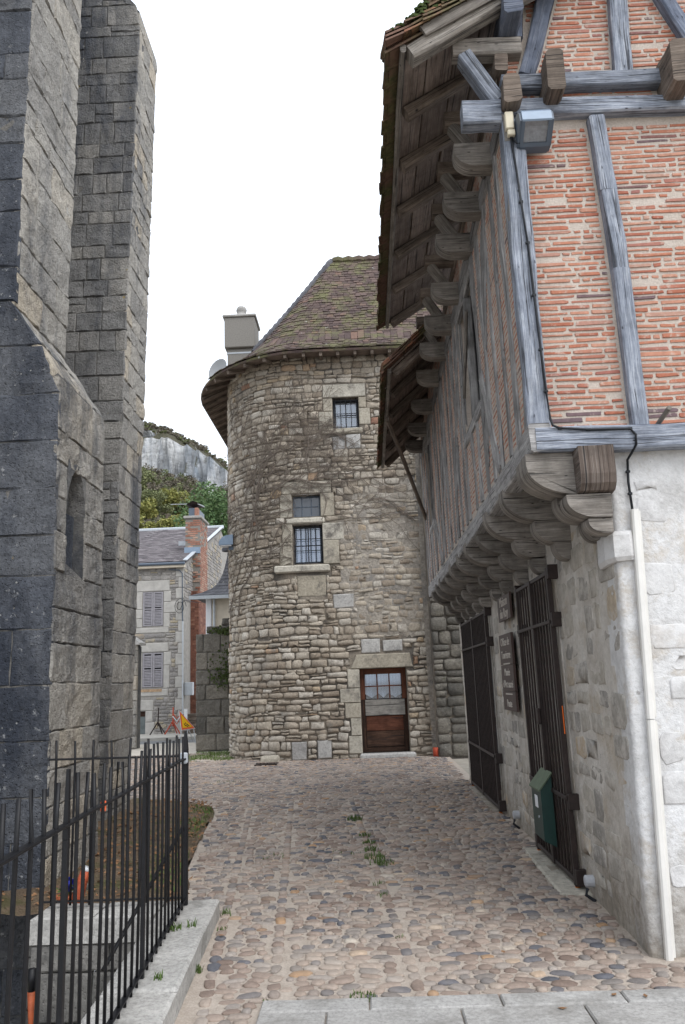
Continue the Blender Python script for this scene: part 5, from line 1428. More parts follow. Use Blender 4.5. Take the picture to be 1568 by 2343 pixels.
m = MB(); beam(m, (-1.40, 6.06, .66), (-1.66, 5.12, .02), .022, .02, seg=4, jit=.002, ch=.004); m.build('brace', M['iron_black'], FN)
m = MB(); bbox(m, -1.415, -1.355, 6.0, 6.04, 1.11, 1.19, .01); m.build('clamp', M['white_metal'], FN)
m = MB(); bbox(m, fx(3.75)-.006, fx(3.75)+.012, 3.72, 3.75, 1.12, 1.165, .003); m.build('tape_scrap', M['orange_plastic'], FN)

# orange sleeve, flowers, pipe in the pit, red stub
t = thing('orange_sleeve', 'crumpled orange plastic sleeve leaning behind the railing at the foot of the buttress', 'plastic sleeve', (-2.27, 6.42, .04))
m = MB(); tube(m, [(-2.30, 6.42, .03), (-2.285, 6.42, .14), (-2.255, 6.41, .24), (-2.225, 6.40, .32)], .04, 8, rads=[.042, .046, .042, .036]); m.build('sleeve', M['sleeve_red'], t, True)
m = MB(); tube(m, [(-2.226, 6.40, .318), (-2.215, 6.398, .335)], .028, 8, rads=[.028, .034]); m.build('white_rim', M['white'], t, True)
t = thing('flower_pot', 'small terracotta pot with blue flowers in the corner behind the railing', 'flower pot', (-2.40, 6.48, .03))
m = MB(); lathe(m, (-2.40, 6.48, .02), [(.05, 0), (.07, .09), (.078, .09), (.078, .11), (.06, .11)], 10); m.build('pot', M['terracotta'], t)
m = MB(); RR = random.Random(2)
for _ in range(60):
    c_ = Vector((-2.40+RR.gauss(0, .035), 6.48+RR.gauss(0, .03), .15+RR.uniform(-.03, .07))); a_ = Vector((RR.uniform(-1, 1), RR.uniform(-1, 1), RR.uniform(-1, 1))).normalized()*.02; b_ = a_.cross(Vector((RR.uniform(-1, 1), RR.uniform(-1, 1), 1))).normalized()*.012
    m.add([tuple(c_-a_), tuple(c_+b_), tuple(c_+a_), tuple(c_-b_)], [(0, 1, 2, 3)])
m.build('leaves', M['weed'], t)
m = MB()
for _ in range(40):
    c_ = Vector((-2.365+RR.gauss(0, .018), 6.46+RR.gauss(0, .02), .20+RR.uniform(-.04, .05))); a_ = Vector((RR.uniform(-1, 1), RR.uniform(-1, 1), RR.uniform(-1, 1))).normalized()*.02; b_ = a_.cross(Vector((.3, 1, 1))).normalized()*.016
    m.add([tuple(c_-a_), tuple(c_+b_), tuple(c_+a_), tuple(c_-b_)], [(0, 1, 2, 3)])
m.build('flowers', M['blue_plastic'], t)
t = thing('marker_rod', 'dark rod with an orange lower sleeve leaning in the sunken pit', 'rod', (-2.04, 5.0, -1.2))
m = MB(); tube(m, [(-2.04, 5.0, -.04), (-2.04, 5.0, .08)], .022, 8); m.build('cap', M['iron_black'], t, True)
m = MB(); tube(m, [(-2.04, 5.0, -.04), (-2.035, 5.0, -.22), (-2.02, 5.0, -1.3)], .02, 8, rads=[.022, .014, .012]); m.build('sleeve', M['sleeve_dark'], t, True)
m = MB(); lathe(m, (1.43, 17.80, 0), [(.06, 0), (.062, .19), (.055, .20), (.05, .17)], 10)
tag(recentre(m.build('pipe_stub', M['red_plastic'], None, True), (1.43, 17.80, 0)), 'short red plastic pipe stub at the foot of the wall seam right of the door', 'pipe')
m = MB(); block(m, [(-2.42, 17.93), (-2.02, 17.93), (-2.02, 18.22), (-2.42, 18.22)], xy(.0), .13, .02, 3, 2, .006, .02)
tag(recentre(m.build('kerb_stone', M['dressed'], None, False), (-2.2, 18.08, 0)), 'loose pale stone block lying against the foot of the rounded wall', 'stone')
t = thing('drain_grate', 'small rusty drain grate in the cobbles before the rounded wall', 'grate', (-2.2, 17.4, 0))
for i in range(6):
    m = MB(); box(m, -2.42+i*.075, -2.375+i*.075, 17.26, 17.52, .012, .032); m.build('bar', M['iron_brown'], t)
m = MB(); box(m, -2.46, -1.98, 17.22, 17.26, .0, .034); box(m, -2.46, -1.98, 17.52, 17.56, .0, .034); m.build('frame', M['iron_brown'], t)

# ================================================================== plants, litter
def blades(m, cx, cy, cz, n, rad, h, R, lean_=.5):
    for _ in range(n):
        a_ = R.uniform(0, 6.28); r = rad*math.sqrt(R.random()); x, y = cx+r*math.cos(a_), cy+r*math.sin(a_)
        hh = h*R.uniform(.5, 1.1); d = R.uniform(0, 6.28); w = .004+.06*hh*R.random()
        lx, ly = lean_*hh*math.cos(d), lean_*hh*math.sin(d); px, py = -math.sin(d)*w, math.cos(d)*w
        m.add([(x-px, y-py, cz), (x+px, y+py, cz), (x+lx*.5+px*.7, y+ly*.5+py*.7, cz+hh*.65), (x+lx*.5-px*.7, y+ly*.5-py*.7, cz+hh*.65), (x+lx, y+ly, cz+hh)], [(0, 1, 2, 3), (3, 2, 4)])
R = random.Random(12)
WG = 'weeds growing between the cobbles'
for (lab, cs) in (('single round weed tuft in the middle of the cobbled lane', [(-.22, 10.15, 70, .10, .07)]),
                  ('longest strip of weeds running along the guide line of the cobbles', [(-.09, 9.1, 40, .07, .05), (-.05, 8.7, 50, .07, .05), (-.03, 8.35, 50, .08, .05), (0, 8.0, 60, .10, .06), (.06, 7.75, 60, .12, .06)]),
                  ('thin sparse weeds in the guide line nearer than the long weed strip', [(.03, 7.0, 14, .05, .04), (.05, 6.65, 18, .05, .04), (.14, 5.6, 10, .03, .03)]),
                  ('scattered low weeds in the cobbles left of the lane middle', [(-1.1, 8.2, 20, .12, .03), (-.95, 8.25, 16, .1, .03), (-.42, 8.3, 16, .1, .03), (-.2, 8.25, 10, .07, .03)]),
                  ('flat weed tuft where the cobbles meet the paving strip', [(-.10, 4.62, 60, .07, .035), (-.62, 4.6, 8, .03, .03)]),
                  ('little green plant sprouting on top of the coping beside the railing', [(-1.33, 5.5, 40, .06, .045), (-1.22, 5.53, 8, .03, .06)]),
                  ('weeds in the joint at the foot of the coping beside the cobbles', [(-1.10, 5.1, 26, .05, .05), (-1.12, 6.25, 18, .05, .06), (-1.08, 5.9, 10, .04, .04)]),
                  ('small dark sprig on the nearest coping stones by the railing foot', [(-1.19, 4.62, 14, .03, .04)]),
                  ('faint weeds in the far cobbles left of the lane', [(-2.7, 14.5, 24, .25, .04), (-2.45, 14.45, 16, .2, .04)])):
    m = MB(); zb_ = .128 if 'coping beside the railing' in lab or 'nearest coping' in lab else .0
    for (x, y, n, r, h) in cs: blades(m, x, y, zb_, n, r, h, R)
    c_ = cs[0]; tag(recentre(m.build('weed_tuft', M['weed']), (c_[0], c_[1], zb_)), lab, 'weed', WG)
m = MB()
for _ in range(2600):
    x, y = R.uniform(-4.5, -3.2), R.uniform(18.75, 21.2)
    if math.hypot(x+1.47, y-20.15) < 1.98 and y < 20.2: continue
    if noise.noise(Vector((x*1.5, y*1.5, 0))) > -.25: blades(m, x, y, -.03, 1, .02, .10, R)
tag(m.build('grass_patch', M['grass']), kind='stuff')
m = MB()
for _ in range(5200):
    y = R.uniform(6.3, 12.3); x = R.uniform(-3.2, lerp_tab(LANE_LEFT, y)-.03)
    d = noise.noise(Vector((x*1.3, y*1.3, 5)))
    if d > .12 or (9.2 < y < 10.3 and x > -2.4): blades(m, x, y, .02, 1, .02, .05, R)
tag(m.build('earth_bed_grass', M['grass']), kind='stuff')
m = MB()
for _ in range(900):
    y = R.uniform(6.3, 12.2); x = R.uniform(-3.3, lerp_tab(LANE_LEFT, y)+.03); s_ = R.uniform(.012, .03); a_ = R.uniform(0, 6.28); z = .07 if x < lerp_tab(LANE_LEFT, y)-.3 else .045
    m.add([(x+s_*math.cos(a_+k*1.57), y+s_*math.sin(a_+k*1.57), z+R.uniform(-.01, .02)) for k in range(4)], [(0, 1, 2, 3)])
tag(m.build('dead_leaves', M['dead_leaf']), kind='stuff')

# ================================================================== garden wall and ruined wall by the road
t = thing('block_wall', 'ruined wall of large dark mossy blocks joining the rounded house on its left', 'stone wall', (-4, 22.1, 0))
m = MB(); box(m, -4.69, -3.2, 21.93, 22.5, -.1, 3.1); box(m, -3.98, -3.2, 21.94, 22.49, 3.1, 3.32); m.build('core', M['church_joint'], t)
dm_ = plane_map((0, 21.93, 0), (1, 0, 0), Z3, (0, -1, 0))
for q in courses(-4.72, -3.2, 0, 3.14, (.34, .52), (.34, .75), .02, .015, seed=61):
    m = MB(); block(m, q, dm_, .04, .05, 4, 3, .014, .03); m.build('stone', M['garden_wall'], t)
for q in courses(-4.42, -3.2, 3.15, 3.36, (.18, .24), (.3, .5), .02, .02, seed=62)+[[(-4.0, 3.36), (-3.72, 3.36), (-3.76, 3.56), (-3.98, 3.54)], [(-3.7, 3.36), (-3.3, 3.36), (-3.3, 3.5), (-3.68, 3.5)]]:
    m = MB(); block(m, q, dm_, .03, .35, 3, 2, .015, .04); m.build('stone', M['garden_wall'], t)
m = MB()
for _ in range(500):
    x = R.gauss(-3.85, .22); z = R.choice((R.gauss(2.35, .22), R.gauss(3.2, .05), R.gauss(1.9, .1))); s_ = R.uniform(.02, .05)
    p = Vector((x, 21.87-R.random()*.05, z)); a_ = Vector((R.uniform(-1, 1), R.uniform(-1, .2), R.uniform(-1, 1))).normalized()*s_; b_ = a_.cross(Vector((0, 1, .2))).normalized()*s_*.7
    m.add([tuple(p-a_), tuple(p+b_), tuple(p+a_), tuple(p-b_)], [(0, 1, 2, 3)])
m.build('ivy', M['moss'], t)
t = thing('ruined_wall', 'stub of old masonry wall just visible behind the church buttress by the road', 'stone wall', (-7.5, 23.8, 0))
m = MB(); prism(m, [(-9, -.1), (-6.92, -.1), (-6.92, 2.98), (-7.2, 3.22), (-9, 3.5)], XZ, 23.78, 24.3, uvs=False); m.build('core', M['church_joint'], t)
cm_ = plane_map((0, 23.77, 0), (1, 0, 0), Z3, (0, -1, 0))
for q in courses(-8.4, -6.87, 0, 3.05, (.28, .45), (.3, .6), .02, .015, seed=63):
    m = MB(); block(m, q, cm_, .05, .05, 3, 2, .014, .03); m.build('stone', M['church_pale'], t)
m = MB(); prism(m, [(-8.6, 3.05), (-6.80, 3.02), (-6.80, 3.08), (-7.15, 3.32), (-8.6, 3.5)], XZ, 23.66, 24.35, uvs=False); m.build('coping_stone', M['dressed_grey'], t)

# ================================================================== village house over the road
VH = thing('village_house', 'tall stone village house with mauve louvred shutters, slate roof and brick chimney', 'house', (-9, 32, 0))
vm = plane_map((0, 30, 0), (1, 0, 0), Z3, (0, -1, 0))
VS = [(-8.52, -7.72, 4.06, 5.38), (-8.50, -7.70, 1.76, 3.06)]; VD = [(-8.95, -8.36, .07, .90)]
m = MB(); wall_holes(m, [-13, -6.93], [-.1, 6.45], VS+VD, vm, .25); box(m, -6.96, -6.931, 30.0, 38, -.1, 6.45)
prism(m, [(30.0, 6.45), (45.9, 6.45), (37.95, 9.32)], lambda a, b, d: (d, a, b), -6.96, -6.932, uvs=False); box(m, -12.9, -6.97, 37.7, 37.9, 0, 6.4)
VW = m.build('wall', M['house_mortar'], VH)
vdress = [(-8.82, -7.48, 5.40, 5.82, .03), (-8.80, -8.53, 4.72, 5.39, .025), (-8.98, -8.53, 4.36, 4.71, .03), (-8.78, -8.53, 4.02, 4.35, .025), (-7.71, -7.42, 4.98, 5.39, .025), (-7.71, -7.16, 4.55, 4.97, .03), (-7.71, -7.46, 4.0, 4.54, .025), (-8.76, -7.5, 3.80, 4.0, .03),
          (-8.74, -7.5, 3.08, 3.42, .03), (-8.80, -8.51, 2.55, 3.07, .025), (-8.76, -8.51, 1.72, 2.54, .02), (-7.69, -7.40, 2.58, 3.07, .025), (-7.69, -7.46, 1.72, 2.57, .02), (-8.70, -7.5, 1.44, 1.70, .03),
          (-9.0, -8.05, .92, 1.30, .03), (-8.35, -8.08, .5, .91, .025), (-8.35, -8.0, .0, .49, .03)]
vdress += [(-7.24+.10*(i % 2), -6.925, .05+i*.42, .45+i*.42, .02) for i in range(15)]
for (a, b, c, d, h) in vdress:
    m = MB(); block(m, [(a+.005, c+.005), (b-.005, c+.005), (b-.005, d-.005), (a+.005, d-.005)], vm, h, .03, 2, 2, .004, .02); m.build('dressed_stone', M['house_dressed'], VH)
occ = [(a, b, c, d) for a, b, c, d, _ in vdress]+VS+VD
vq = courses(-9.4, -6.95, .0, 6.3, (.09, .20), (.16, .45), .025, .03, occ, .2, seed=71)
def rub3(m, q, mapf): stone(m, q, mapf, .02*rng.uniform(.7, 1.6), .02, .16, .012, .4, .86)
lay(vq, 'stone', M['house_rubble'], VH, vm, rub3, 300, lambda q: -area(q))
gm_ = plane_map((-6.93, 0, 0), (0, 1, 0), Z3, (1, 0, 0))
gq_ = [q for q in courses(30.05, 38, 5.0, 9.3, (.12, .24), (.2, .5), .03, .02, (), .2, seed=72) if q[2][1] < 6.35+(q[0][0]-30)*.36]
m = MB()
for q in gq_: rub3(m, q, gm_)
tag(m.build('stone_mass', M['house_rubble'], VH), kind='stuff')
m = MB(); box(m, -6.93, -6.60, 31.2, 36, -.1, 5.5)
m.build('brick_lean_to', M['red_brick_dark'], VH)
m = MB()
for j in range(64):
    for i in range(2):
        x0 = -6.92+.16*i+(.08 if j % 2 else 0); box(m, x0, min(-6.61, x0+.15), 31.185, 31.2, .05+j*.085, .05+j*.085+.07)
    for i in range(14): y0 = 31.22+i*.24+(.12 if j % 2 else 0); box(m, -6.6, -6.588, y0, y0+.225, .05+j*.085, .05+j*.085+.07)
tag(m.build('brick_mass', M['red_brick_dark'], VH), kind='stuff')
# shutters
for (a, b, c, d) in VS:
    for s_ in (0, 1):
        x0, x1 = (a+.01, (a+b)/2-.006) if s_ == 0 else ((a+b)/2+.006, b-.01)
        m = MB()
        for q in ((x0, x0+.06, c, d), (x1-.06, x1, c, d), (x0+.06, x1-.06, d-.07, d), (x0+.06, x1-.06, c, c+.08), (x0+.06, x1-.06, (c+d)/2-.035, (c+d)/2+.035)): bbox(m, q[0], q[1], 29.98, 30.02, q[2]+.01, q[3]-.01, .004)
        SH = m.build('shutter', M['shutter'], VH)
        z = c+.10
        while z < d-.10:
            if abs(z+.02-(c+d)/2) > .06:
                m = MB(); m.add([(x0+.06, 29.985, z), (x1-.06, 29.985, z), (x1-.06, 30.015, z+.045), (x0+.06, 30.015, z+.045), (x0+.06, 29.99, z-.008), (x1-.06, 29.99, z-.008), (x1-.06, 30.02, z+.037), (x0+.06, 30.02, z+.037)], [(0, 1, 2, 3), (7, 6, 5, 4), (0, 4, 5, 1), (2, 6, 7, 3)]); m.build('slat', M['shutter'], SH)
            z += .058
    m = MB(); box(m, a, b, 30.1, 30.13, c, d); m.build('room_lining', M['dark_room'], VH)
m = MB(); bbox(m, -8.95, -8.37, 30.08, 30.12, .07, .70, .005); VDo = m.build('door', M['old_door'], VH)
m = MB(); bbox(m, -8.95, -8.37, 30.07, 30.12, .705, .895, .005); m.build('door_lintel', M['dark_wood'], VDo)
m = MB(); box(m, -8.6, -7.74, 29.955, 29.975, 1.60, 1.70); m.build('rusty_sill', M['rust_pale'], VH)
# roof of the village house
vr = lambda u, v, d: (u, 29.85+v*.94-d*.34, 6.50+v*.34+d*.94)
m = MB(); m.add([vr(-13, 0, 0), vr(-6.82, 0, 0), vr(-6.82, 8.65, 0), vr(-13, 8.65, 0), vr(-13, 0, -.06), vr(-6.82, 0, -.06), vr(-6.82, 8.65, -.06), vr(-13, 8.65, -.06)], [(0, 1, 2, 3), (4, 7, 6, 5), (0, 4, 5, 1), (1, 5, 6, 2)])
VR = m.build('roof', M['slate'], VH); rows_ = []
for j in range(32):
    x = -10.2+(.13 if j % 2 else 0)
    while x < -6.85:
        w = min(.26, -6.82-x); rows_.append((x, x+w-.008, j*.27, j*.27+.40)); x += .26
rows_.sort(key=lambda r: r[2])
def slate_fn(m, r):
    l = R.uniform(.012, .028); q = [vr(r[0], r[2], l), vr(r[1], r[2], l), vr(r[1], r[3], .006), vr(r[0], r[3], .006)]; q += [vr(r[0], r[2], l+.01), vr(r[1], r[2], l+.01), vr(r[1], r[3], .016), vr(r[0], r[3], .016)]
    m.add(q, [(4, 5, 6, 7), (0, 1, 5, 4), (1, 2, 6, 5), (3, 0, 4, 7)])
for r in rows_[:300]:
    m = MB(); slate_fn(m, r); m.build('slate', M['slate'], VR)
m = MB()
for r in rows_[300:]: slate_fn(m, r)
tag(m.build('slate_mass', M['slate'], VR), kind='stuff')
m = MB(); tube(m, [vr(-13, 8.65, .03), vr(-6.8, 8.65, .03)], .09, 6); m.build('ridge_cap', M['white_metal'], VR)
m = MB(); p = [vr(-6.86, v, .05) for v in (0, 8.65)]; beam(m, p[0], p[1], .16, .04, seg=8, jit=.006, ch=.008); m.build('verge_strip', M['white_metal'], VR)
m = MB(); box(m, -13, -6.86, 29.78, 29.98, 6.28, 6.46); m.build('cornice', M['render_cream'], VH)
m = MB(); tube(m, [(-13, 29.76, 6.44), (-6.84, 29.76, 6.42)], .06, 8); m.build('gutter', M['lamp_dark'], VH, True)
m = MB(); tube(m, [(-7.5, 29.93, 6.22), (-7.1, 29.93, 6.18), (-6.98, 29.94, 6.05), (-6.97, 29.94, 4.6), (-6.96, 29.95, 4.2)], .022, 6); m.build('downpipe', M['lamp_dark'], VH)
m = MB(); tube(m, [(-6.95, 29.94, 4.2), (-6.93, 29.94, 0)], .03, 6); m.build('downpipe', M['white_metal'], VH)
m = MB(); tube(m, [(-7.05+.24*math.cos(a_*.5)*(1-.03*a_), 29.90-.004*a_, 4.75+.34*math.sin(a_*.5)*(1-.03*a_)) for a_ in range(24)]+[(-6.9, 29.9, 5.0), (-6.55, 30.9, 4.98), (-5.9, 31, 5.1)], .012, 4); m.build('cable_coil', M['rubber'], VH)
m = MB(); bbox(m, -6.92, -6.60, 30.05, 30.35, 1.42, 1.90, .02); m.build('meter_box', M['white_metal'], VH)
m = MB(); box(m, vr(0, 3.6, 0)[0]-7.92, -7.45, vr(0, 3.6, 0)[1], vr(0, 4.1, 0)[1], vr(0, 3.6, 0)[2]+.0, vr(0, 4.1, 0)[2]+.05); m.build('roof_light', M['white_metal'], VR)
# chimney
CY0, CY1 = 31.5, 33.0
m = MB(); box(m, -7.22, -6.62, CY0, CY1, 6.6, 8.55); box(m, -6.94, -6.62, CY0+.02, CY1, 5.4, 6.6); VC = m.build('chimney', M['render_chimney'], VH)
m = MB()
for j in range(34):
    z = 5.45+j*.09
    for i in range(3):
        x0 = -7.22+i*.21+(.1 if j % 2 else 0)
        if z < 7.0 and x0 < -6.95: continue
        if z < 8.5 and R.random() < (.85 if i < 2 and (z > 8.0 or x0 < -7.0) else .45): box(m, x0, min(-6.62, x0+.2), CY0-.012, CY0, z, z+.07)
    for i in range(7):
        y0 = CY0+i*.21+(.1 if j % 2 else 0)
        if z < 8.5 and (z < 7.2 or R.random() < .7): box(m, -6.62, -6.606, y0, min(CY1, y0+.2), z, z+.07)
tag(m.build('brick_mass', M['chimney_brick'], VC), kind='stuff')
m = MB(); bbox(m, -7.30, -6.54, CY0-.08, CY1+.08, 8.55, 8.66, .02); m.build('chimney_slab', M['concrete'], VC)
m = MB(); bbox(m, -7.12, -6.72, CY0+.1, CY1-.1, 8.66, 9.02, .02); m.build('chimney_pot', M['lamp_dark'], VC)
m = MB(); bbox(m, -6.86, -6.70, CY0+.05, CY0+.3, 8.66, 9.02, .02); m.build('chimney_pot', M['chimney_brick'], VC)
m = MB(); cz = 9.08
m.add([(-7.22, 31.6, cz+.10), (-6.92, 31.45, cz+.22), (-6.62, 31.6, cz+.10), (-6.92, 31.9, cz), (-7.22, 32.4, cz+.10), (-6.92, 32.4, cz+.26), (-6.62, 32.4, cz+.10)], [(0, 1, 5, 4), (1, 2, 6, 5), (0, 3, 2, 1), (0, 4, 3), (2, 3, 6)]); m.build('cowl', M['iron_brown'], VC)
m = MB(); tube(m, [(-7.9, 31.7, 9.24), (-7.1, 31.7, 9.22)], .015, 5); tube(m, [(-6.75, 31.6, 9.2), (-6.45, 31.6, 9.05)], .02, 5); m.build('aerial', M['white_metal'], VC)
m = MB(); box(m, -7.26, -6.60, CY0-.03, CY0-.014, 7.08, 7.34); m.build('lead_flashing', M['zinc_blue'], VC)

# bell-roofed pavilion right of it
t = thing('pavilion', 'small cream rendered pavilion with a swept dark slate roof beside the rounded house', 'house', (-4.6, 28, 0))
m = MB(); box(m, -5.46, -3.6, 27.2, 29.0, 0, 4.75); m.build('wall', M['render_cream'], t)
m = MB(); bbox(m, -5.50, -5.30, 27.15, 27.4, 0, 4.72, .02); m.build('quoin', M['paper'], t)
m = MB(); tube(m, [(-5.2, 27.12, 4.7), (-5.2, 27.12, 0)], .04, 6); m.build('downpipe', M['white_metal'], t)
prof_ = [(0, 0), (.22, .10), (.42, .24), (.58, .44), (.68, .72), (.75, 1.05), (.80, 1.40), (.86, 1.85)]
RFp = None; m = MB(); rings = []
for (k, h) in prof_:
    i = 1-k; rings.append([(-4.6-1.38*i, 28.1-1.3*i, 4.78+h), (-4.6+1.3*i, 28.1-1.3*i, 4.78+h), (-4.6+1.3*i, 28.1+1.3*i, 4.78+h), (-4.6-1.38*i, 28.1+1.3*i, 4.78+h)])
for r0, r1_ in zip(rings, rings[1:]):
    for k in range(4): m.add([r0[k], r0[(k+1) % 4], r1_[(k+1) % 4], r1_[k]], [(0, 1, 2, 3)])
m.add(rings[0], [(3, 2, 1, 0)])
RFp = m.build('roof', M['slate_dark'], t)
def bell(u, h):                                     # front face, u 0..1
    for (r0, (k0, h0)), (r1_, (k1, h1)) in zip(zip(rings, prof_), zip(rings[1:], prof_[1:])):
        if h <= h1 or h1 == prof_[-1][1]:
            f = min(1, (h-h0)/(h1-h0)); a_ = Vector(r0[0]).lerp(Vector(r1_[0]), f); b_ = Vector(r0[1]).lerp(Vector(r1_[1]), f); return a_.lerp(b_, u)
h = 0
while h < 1.75:
    n = 12
    for i in range(n):
        m = MB(); u0, u1 = i/n+.003, (i+1)/n-.003; o_ = Vector((0, -.02, .012)); q = [bell(u0, h)+o_, bell(u1, h)+o_, bell(u1, min(1.84, h+.16)), bell(u0, min(1.84, h+.16))]
        q += [p+Vector((0, -.012, .01)) for p in q]; m.add([tuple(p) for p in q], [(4, 5, 6, 7), (0, 1, 5, 4), (1, 2, 6, 5), (3, 0, 4, 7)]); m.build('slate', M['slate_dark'], RFp)
    h += .13
m = MB(); lathe(m, (-4.85, 28.0, 6.5), [(.22, 0), (.24, .1), (.12, .2), (.05, .35), (.02, .5)], 8); m.build('finial', M['slate_dark'], t)
m = MB(); box(m, -6.0, -3.3, 26.74, 26.82, 4.66, 4.78); m.build('gutter', M['white_metal'], t)

# things at the roadside
def stand(x, y, lab, red):
    t = thing('folding_stand', lab, 'stand', (x, y, .07), 'folded tripod stands against the village house')
    mt = M['red_plastic'] if red else M['iron_brown']
    m = MB(); tube(m, [(x, y, .35), (x+.01, y+.02, 1.02)], .025, 6); m.build('mast', mt, t)
    for dx, dy in ((-.28, -.05), (.28, -.02), (.1, .25)):
        m = MB(); tube(m, [(x, y, .52), (x+dx, y+dy, .07)], .022, 6); m.build('leg', mt, t)
    if red:
        for k in range(3):
            m = MB(); tube(m, [(x, y-.02, .80-.1*k), (x+.16, y-.05, .62-.1*k), (x+.28, y-.03, .74-.06*k)], .02, 5); m.build('arm', M['red_plastic'] if k != 1 else M['white'], t)
stand(-7.72, 29.4, 'rusty brown tripod stand nearest the door of the village house', False)
stand(-7.15, 29.3, 'red tripod stand with folded arms between the brown stand and the timber stack', True)
t = thing('timber_stack', 'low stack of dark boards leaning at the corner of the village house', 'timber stack', (-6.5, 29.4, .07))
for k in range(6):
    m = MB(); beam(m, (-6.85+R.uniform(-.05, .05), 29.35, .13+k*.115), (-6.05, 29.5, .13+k*.118), .3, .10, seg=3, jit=.006); m.build('board', M['timber_brown'], t)
m = MB(); box(m, -6.70, -6.58, 29.14, 29.15, .55, .95)
tag(recentre(m.build('notice_sheet', M['paper']), (-6.64, 29.145, .75)), 'white paper notice hanging on the stack of dark boards', 'notice')
t = thing('road_sign', 'yellow warning triangle with orange border on a low folding frame by the road', 'road sign', (-5.65, 25.0, 0))
A0, A1, A2 = Vector((-5.90, 25.0, 1.0)), Vector((-5.79, 24.86, .42)), Vector((-5.47, 25.28, .44))
nn = (A1-A0).cross(A2-A0).normalized()
if nn.y > 0: nn = -nn
ce = (A0+A1+A2)/3
def tri(sc, off, th, name, mat):
    m = MB(); p = [ce+(v-ce)*sc+nn*off for v in (A0, A1, A2)]; q = [v-nn*th for v in p]
    m.add([tuple(v) for v in p+q], [(0, 1, 2), (5, 4, 3), (0, 3, 4, 1), (1, 4, 5, 2), (2, 5, 3, 0)]); m.build(name, M[mat] if isinstance(mat, str) else mat, t)
tri(1.06, 0, .012, 'rim', 'white'); tri(.98, .004, .003, 'border', 'orange_plastic'); tri(.70, .008, .003, 'field', plain('sign_yellow', (.85, .50, .01), .5))
def sp(a, b): return tuple(A0+(A1-A0)*a+(A2-A0)*b+nn*.0105)
m = MB()
for q in (((.50, .22), (.54, .24), (.40, .50), (.36, .48)), ((.44, .22), (.50, .22), (.52, .34), (.47, .33)), ((.30, .40), (.36, .40), (.26, .62), (.22, .60)), ((.40, .28), (.44, .28), (.30, .38), (.28, .36))):
    m.add([sp(*p) for p in q], [(0, 1, 2, 3)])
m.build('worker_symbol', M['rubber'], t)
for p, q in (((-5.80, 24.9, .45), (-5.86, 24.75, .0)), ((-5.50, 25.25, .45), (-5.42, 25.15, 0)), ((-5.70, 25.1, .6), (-5.55, 25.55, 0)), ((-5.64, 25.05, .45), (-5.66, 25.0, 0))):
    m = MB(); tube(m, [p, q], .014, 5); m.build('leg', M['white_metal'], t)

# ================================================================== hill, cliff, trees
hm = MB(); NA, NP = 130, 84
def hill(i, j):
    a_ = -.62+.60*i/NA; k = j/NP
    top = lerp_tab([(-.62, .47), (-.40, .40), (-.298, .361), (-.275, .350), (-.253, .342), (-.225, .325), (-.20, .306), (-.183, .292), (-.15, .262), (-.1, .22), (-.02, .17)], a_)
    cb = lerp_tab([(-.62, .33), (-.36, .30), (-.298, .292), (-.26, .283), (-.225, .27), (-.205, .248), (-.18, .232), (-.1, .19), (-.02, .12)], a_)
    ct = top-lerp_tab([(-.62, .03), (-.298, .019), (-.26, .009), (-.22, .004), (-.02, .004)], a_)
    tab = [(0, 60, .0), (.10, 85, .03), (.30, 135, .15), (.52, 232, cb), (.54, 234, cb+.004), (.86, 237, ct), (.89, 250, ct+.004), (.96, 290, top), (1, 360, top-.03)]
    d = lerp_tab([(t_[0], t_[1]) for t_ in tab], k); el = lerp_tab([(t_[0], t_[2]) for t_ in tab], k)
    x = a_*d; z = max(-2, d*el+EYE)
    n3 = noise.noise(Vector((x*.035, d*.03, z*.012)))*5+noise.noise(Vector((x*.11, 5, z*.05)))*2.4+noise.noise(Vector((x*.3, 9, z*.10)))*1.0
    inc = min(1, max(0, (k-.08)*6))
    if .52 < k < .885: d += n3*2.3+2.8*abs(noise.noise(Vector((x*.22, 4, z*.03))))*3
    elif .30 < k <= .52:                            # rock ribs breaking through the scrub
        st = max(0, noise.noise(Vector((x*.05, 2, z*.035)))+noise.noise(Vector((x*.16, 2, z*.02)))*.6-.18); z += st*13*min(1, (.52-k)*14); d += n3*.8
    else: z += n3*.35*inc
    return (x, d, z)
for j in range(NP+1):
    for i in range(NA+1): hm.v.append(hill(i, j)); hm.n += 1
for j in range(NP):
    for i in range(NA): hm.f.append((j*(NA+1)+i, j*(NA+1)+i+1, (j+1)*(NA+1)+i+1, (j+1)*(NA+1)+i)); hm.mi.append(0); hm.uv.extend([(0, 0)]*4)
tag(hm.build('hillside', M['cliff'], None, False), kind='structure')
def crown(m, c, r, rz, n, ls, R, lobes=6):
    cs = [(Vector((R.gauss(0, .42)*r, R.gauss(0, .42)*r, R.uniform(-.55, .65)*rz)), R.uniform(.38, .62)) for _ in range(lobes)]
    for _ in range(n):
        lc, lr = R.choice(cs); d = Vector((R.gauss(0, 1), R.gauss(0, 1), R.gauss(0, 1))).normalized()*(R.uniform(.55, 1.05)*lr)
        p = Vector(c)+lc+Vector((d.x*r, d.y*r, d.z*rz))
        a_ = Vector((R.uniform(-1, 1), R.uniform(-1, 1), R.uniform(-.6, .6))).normalized()*ls*R.uniform(.6, 1.3); b_ = a_.cross(Vector((R.uniform(-1, 1), R.uniform(-1, 1), R.uniform(-1, 1)))).normalized()*ls*R.uniform(.4, .9)
        m.add([tuple(p-a_), tuple(p+b_*.8), tuple(p+a_), tuple(p-b_*.8)], [(0, 1, 2, 3)])
R = random.Random(91)
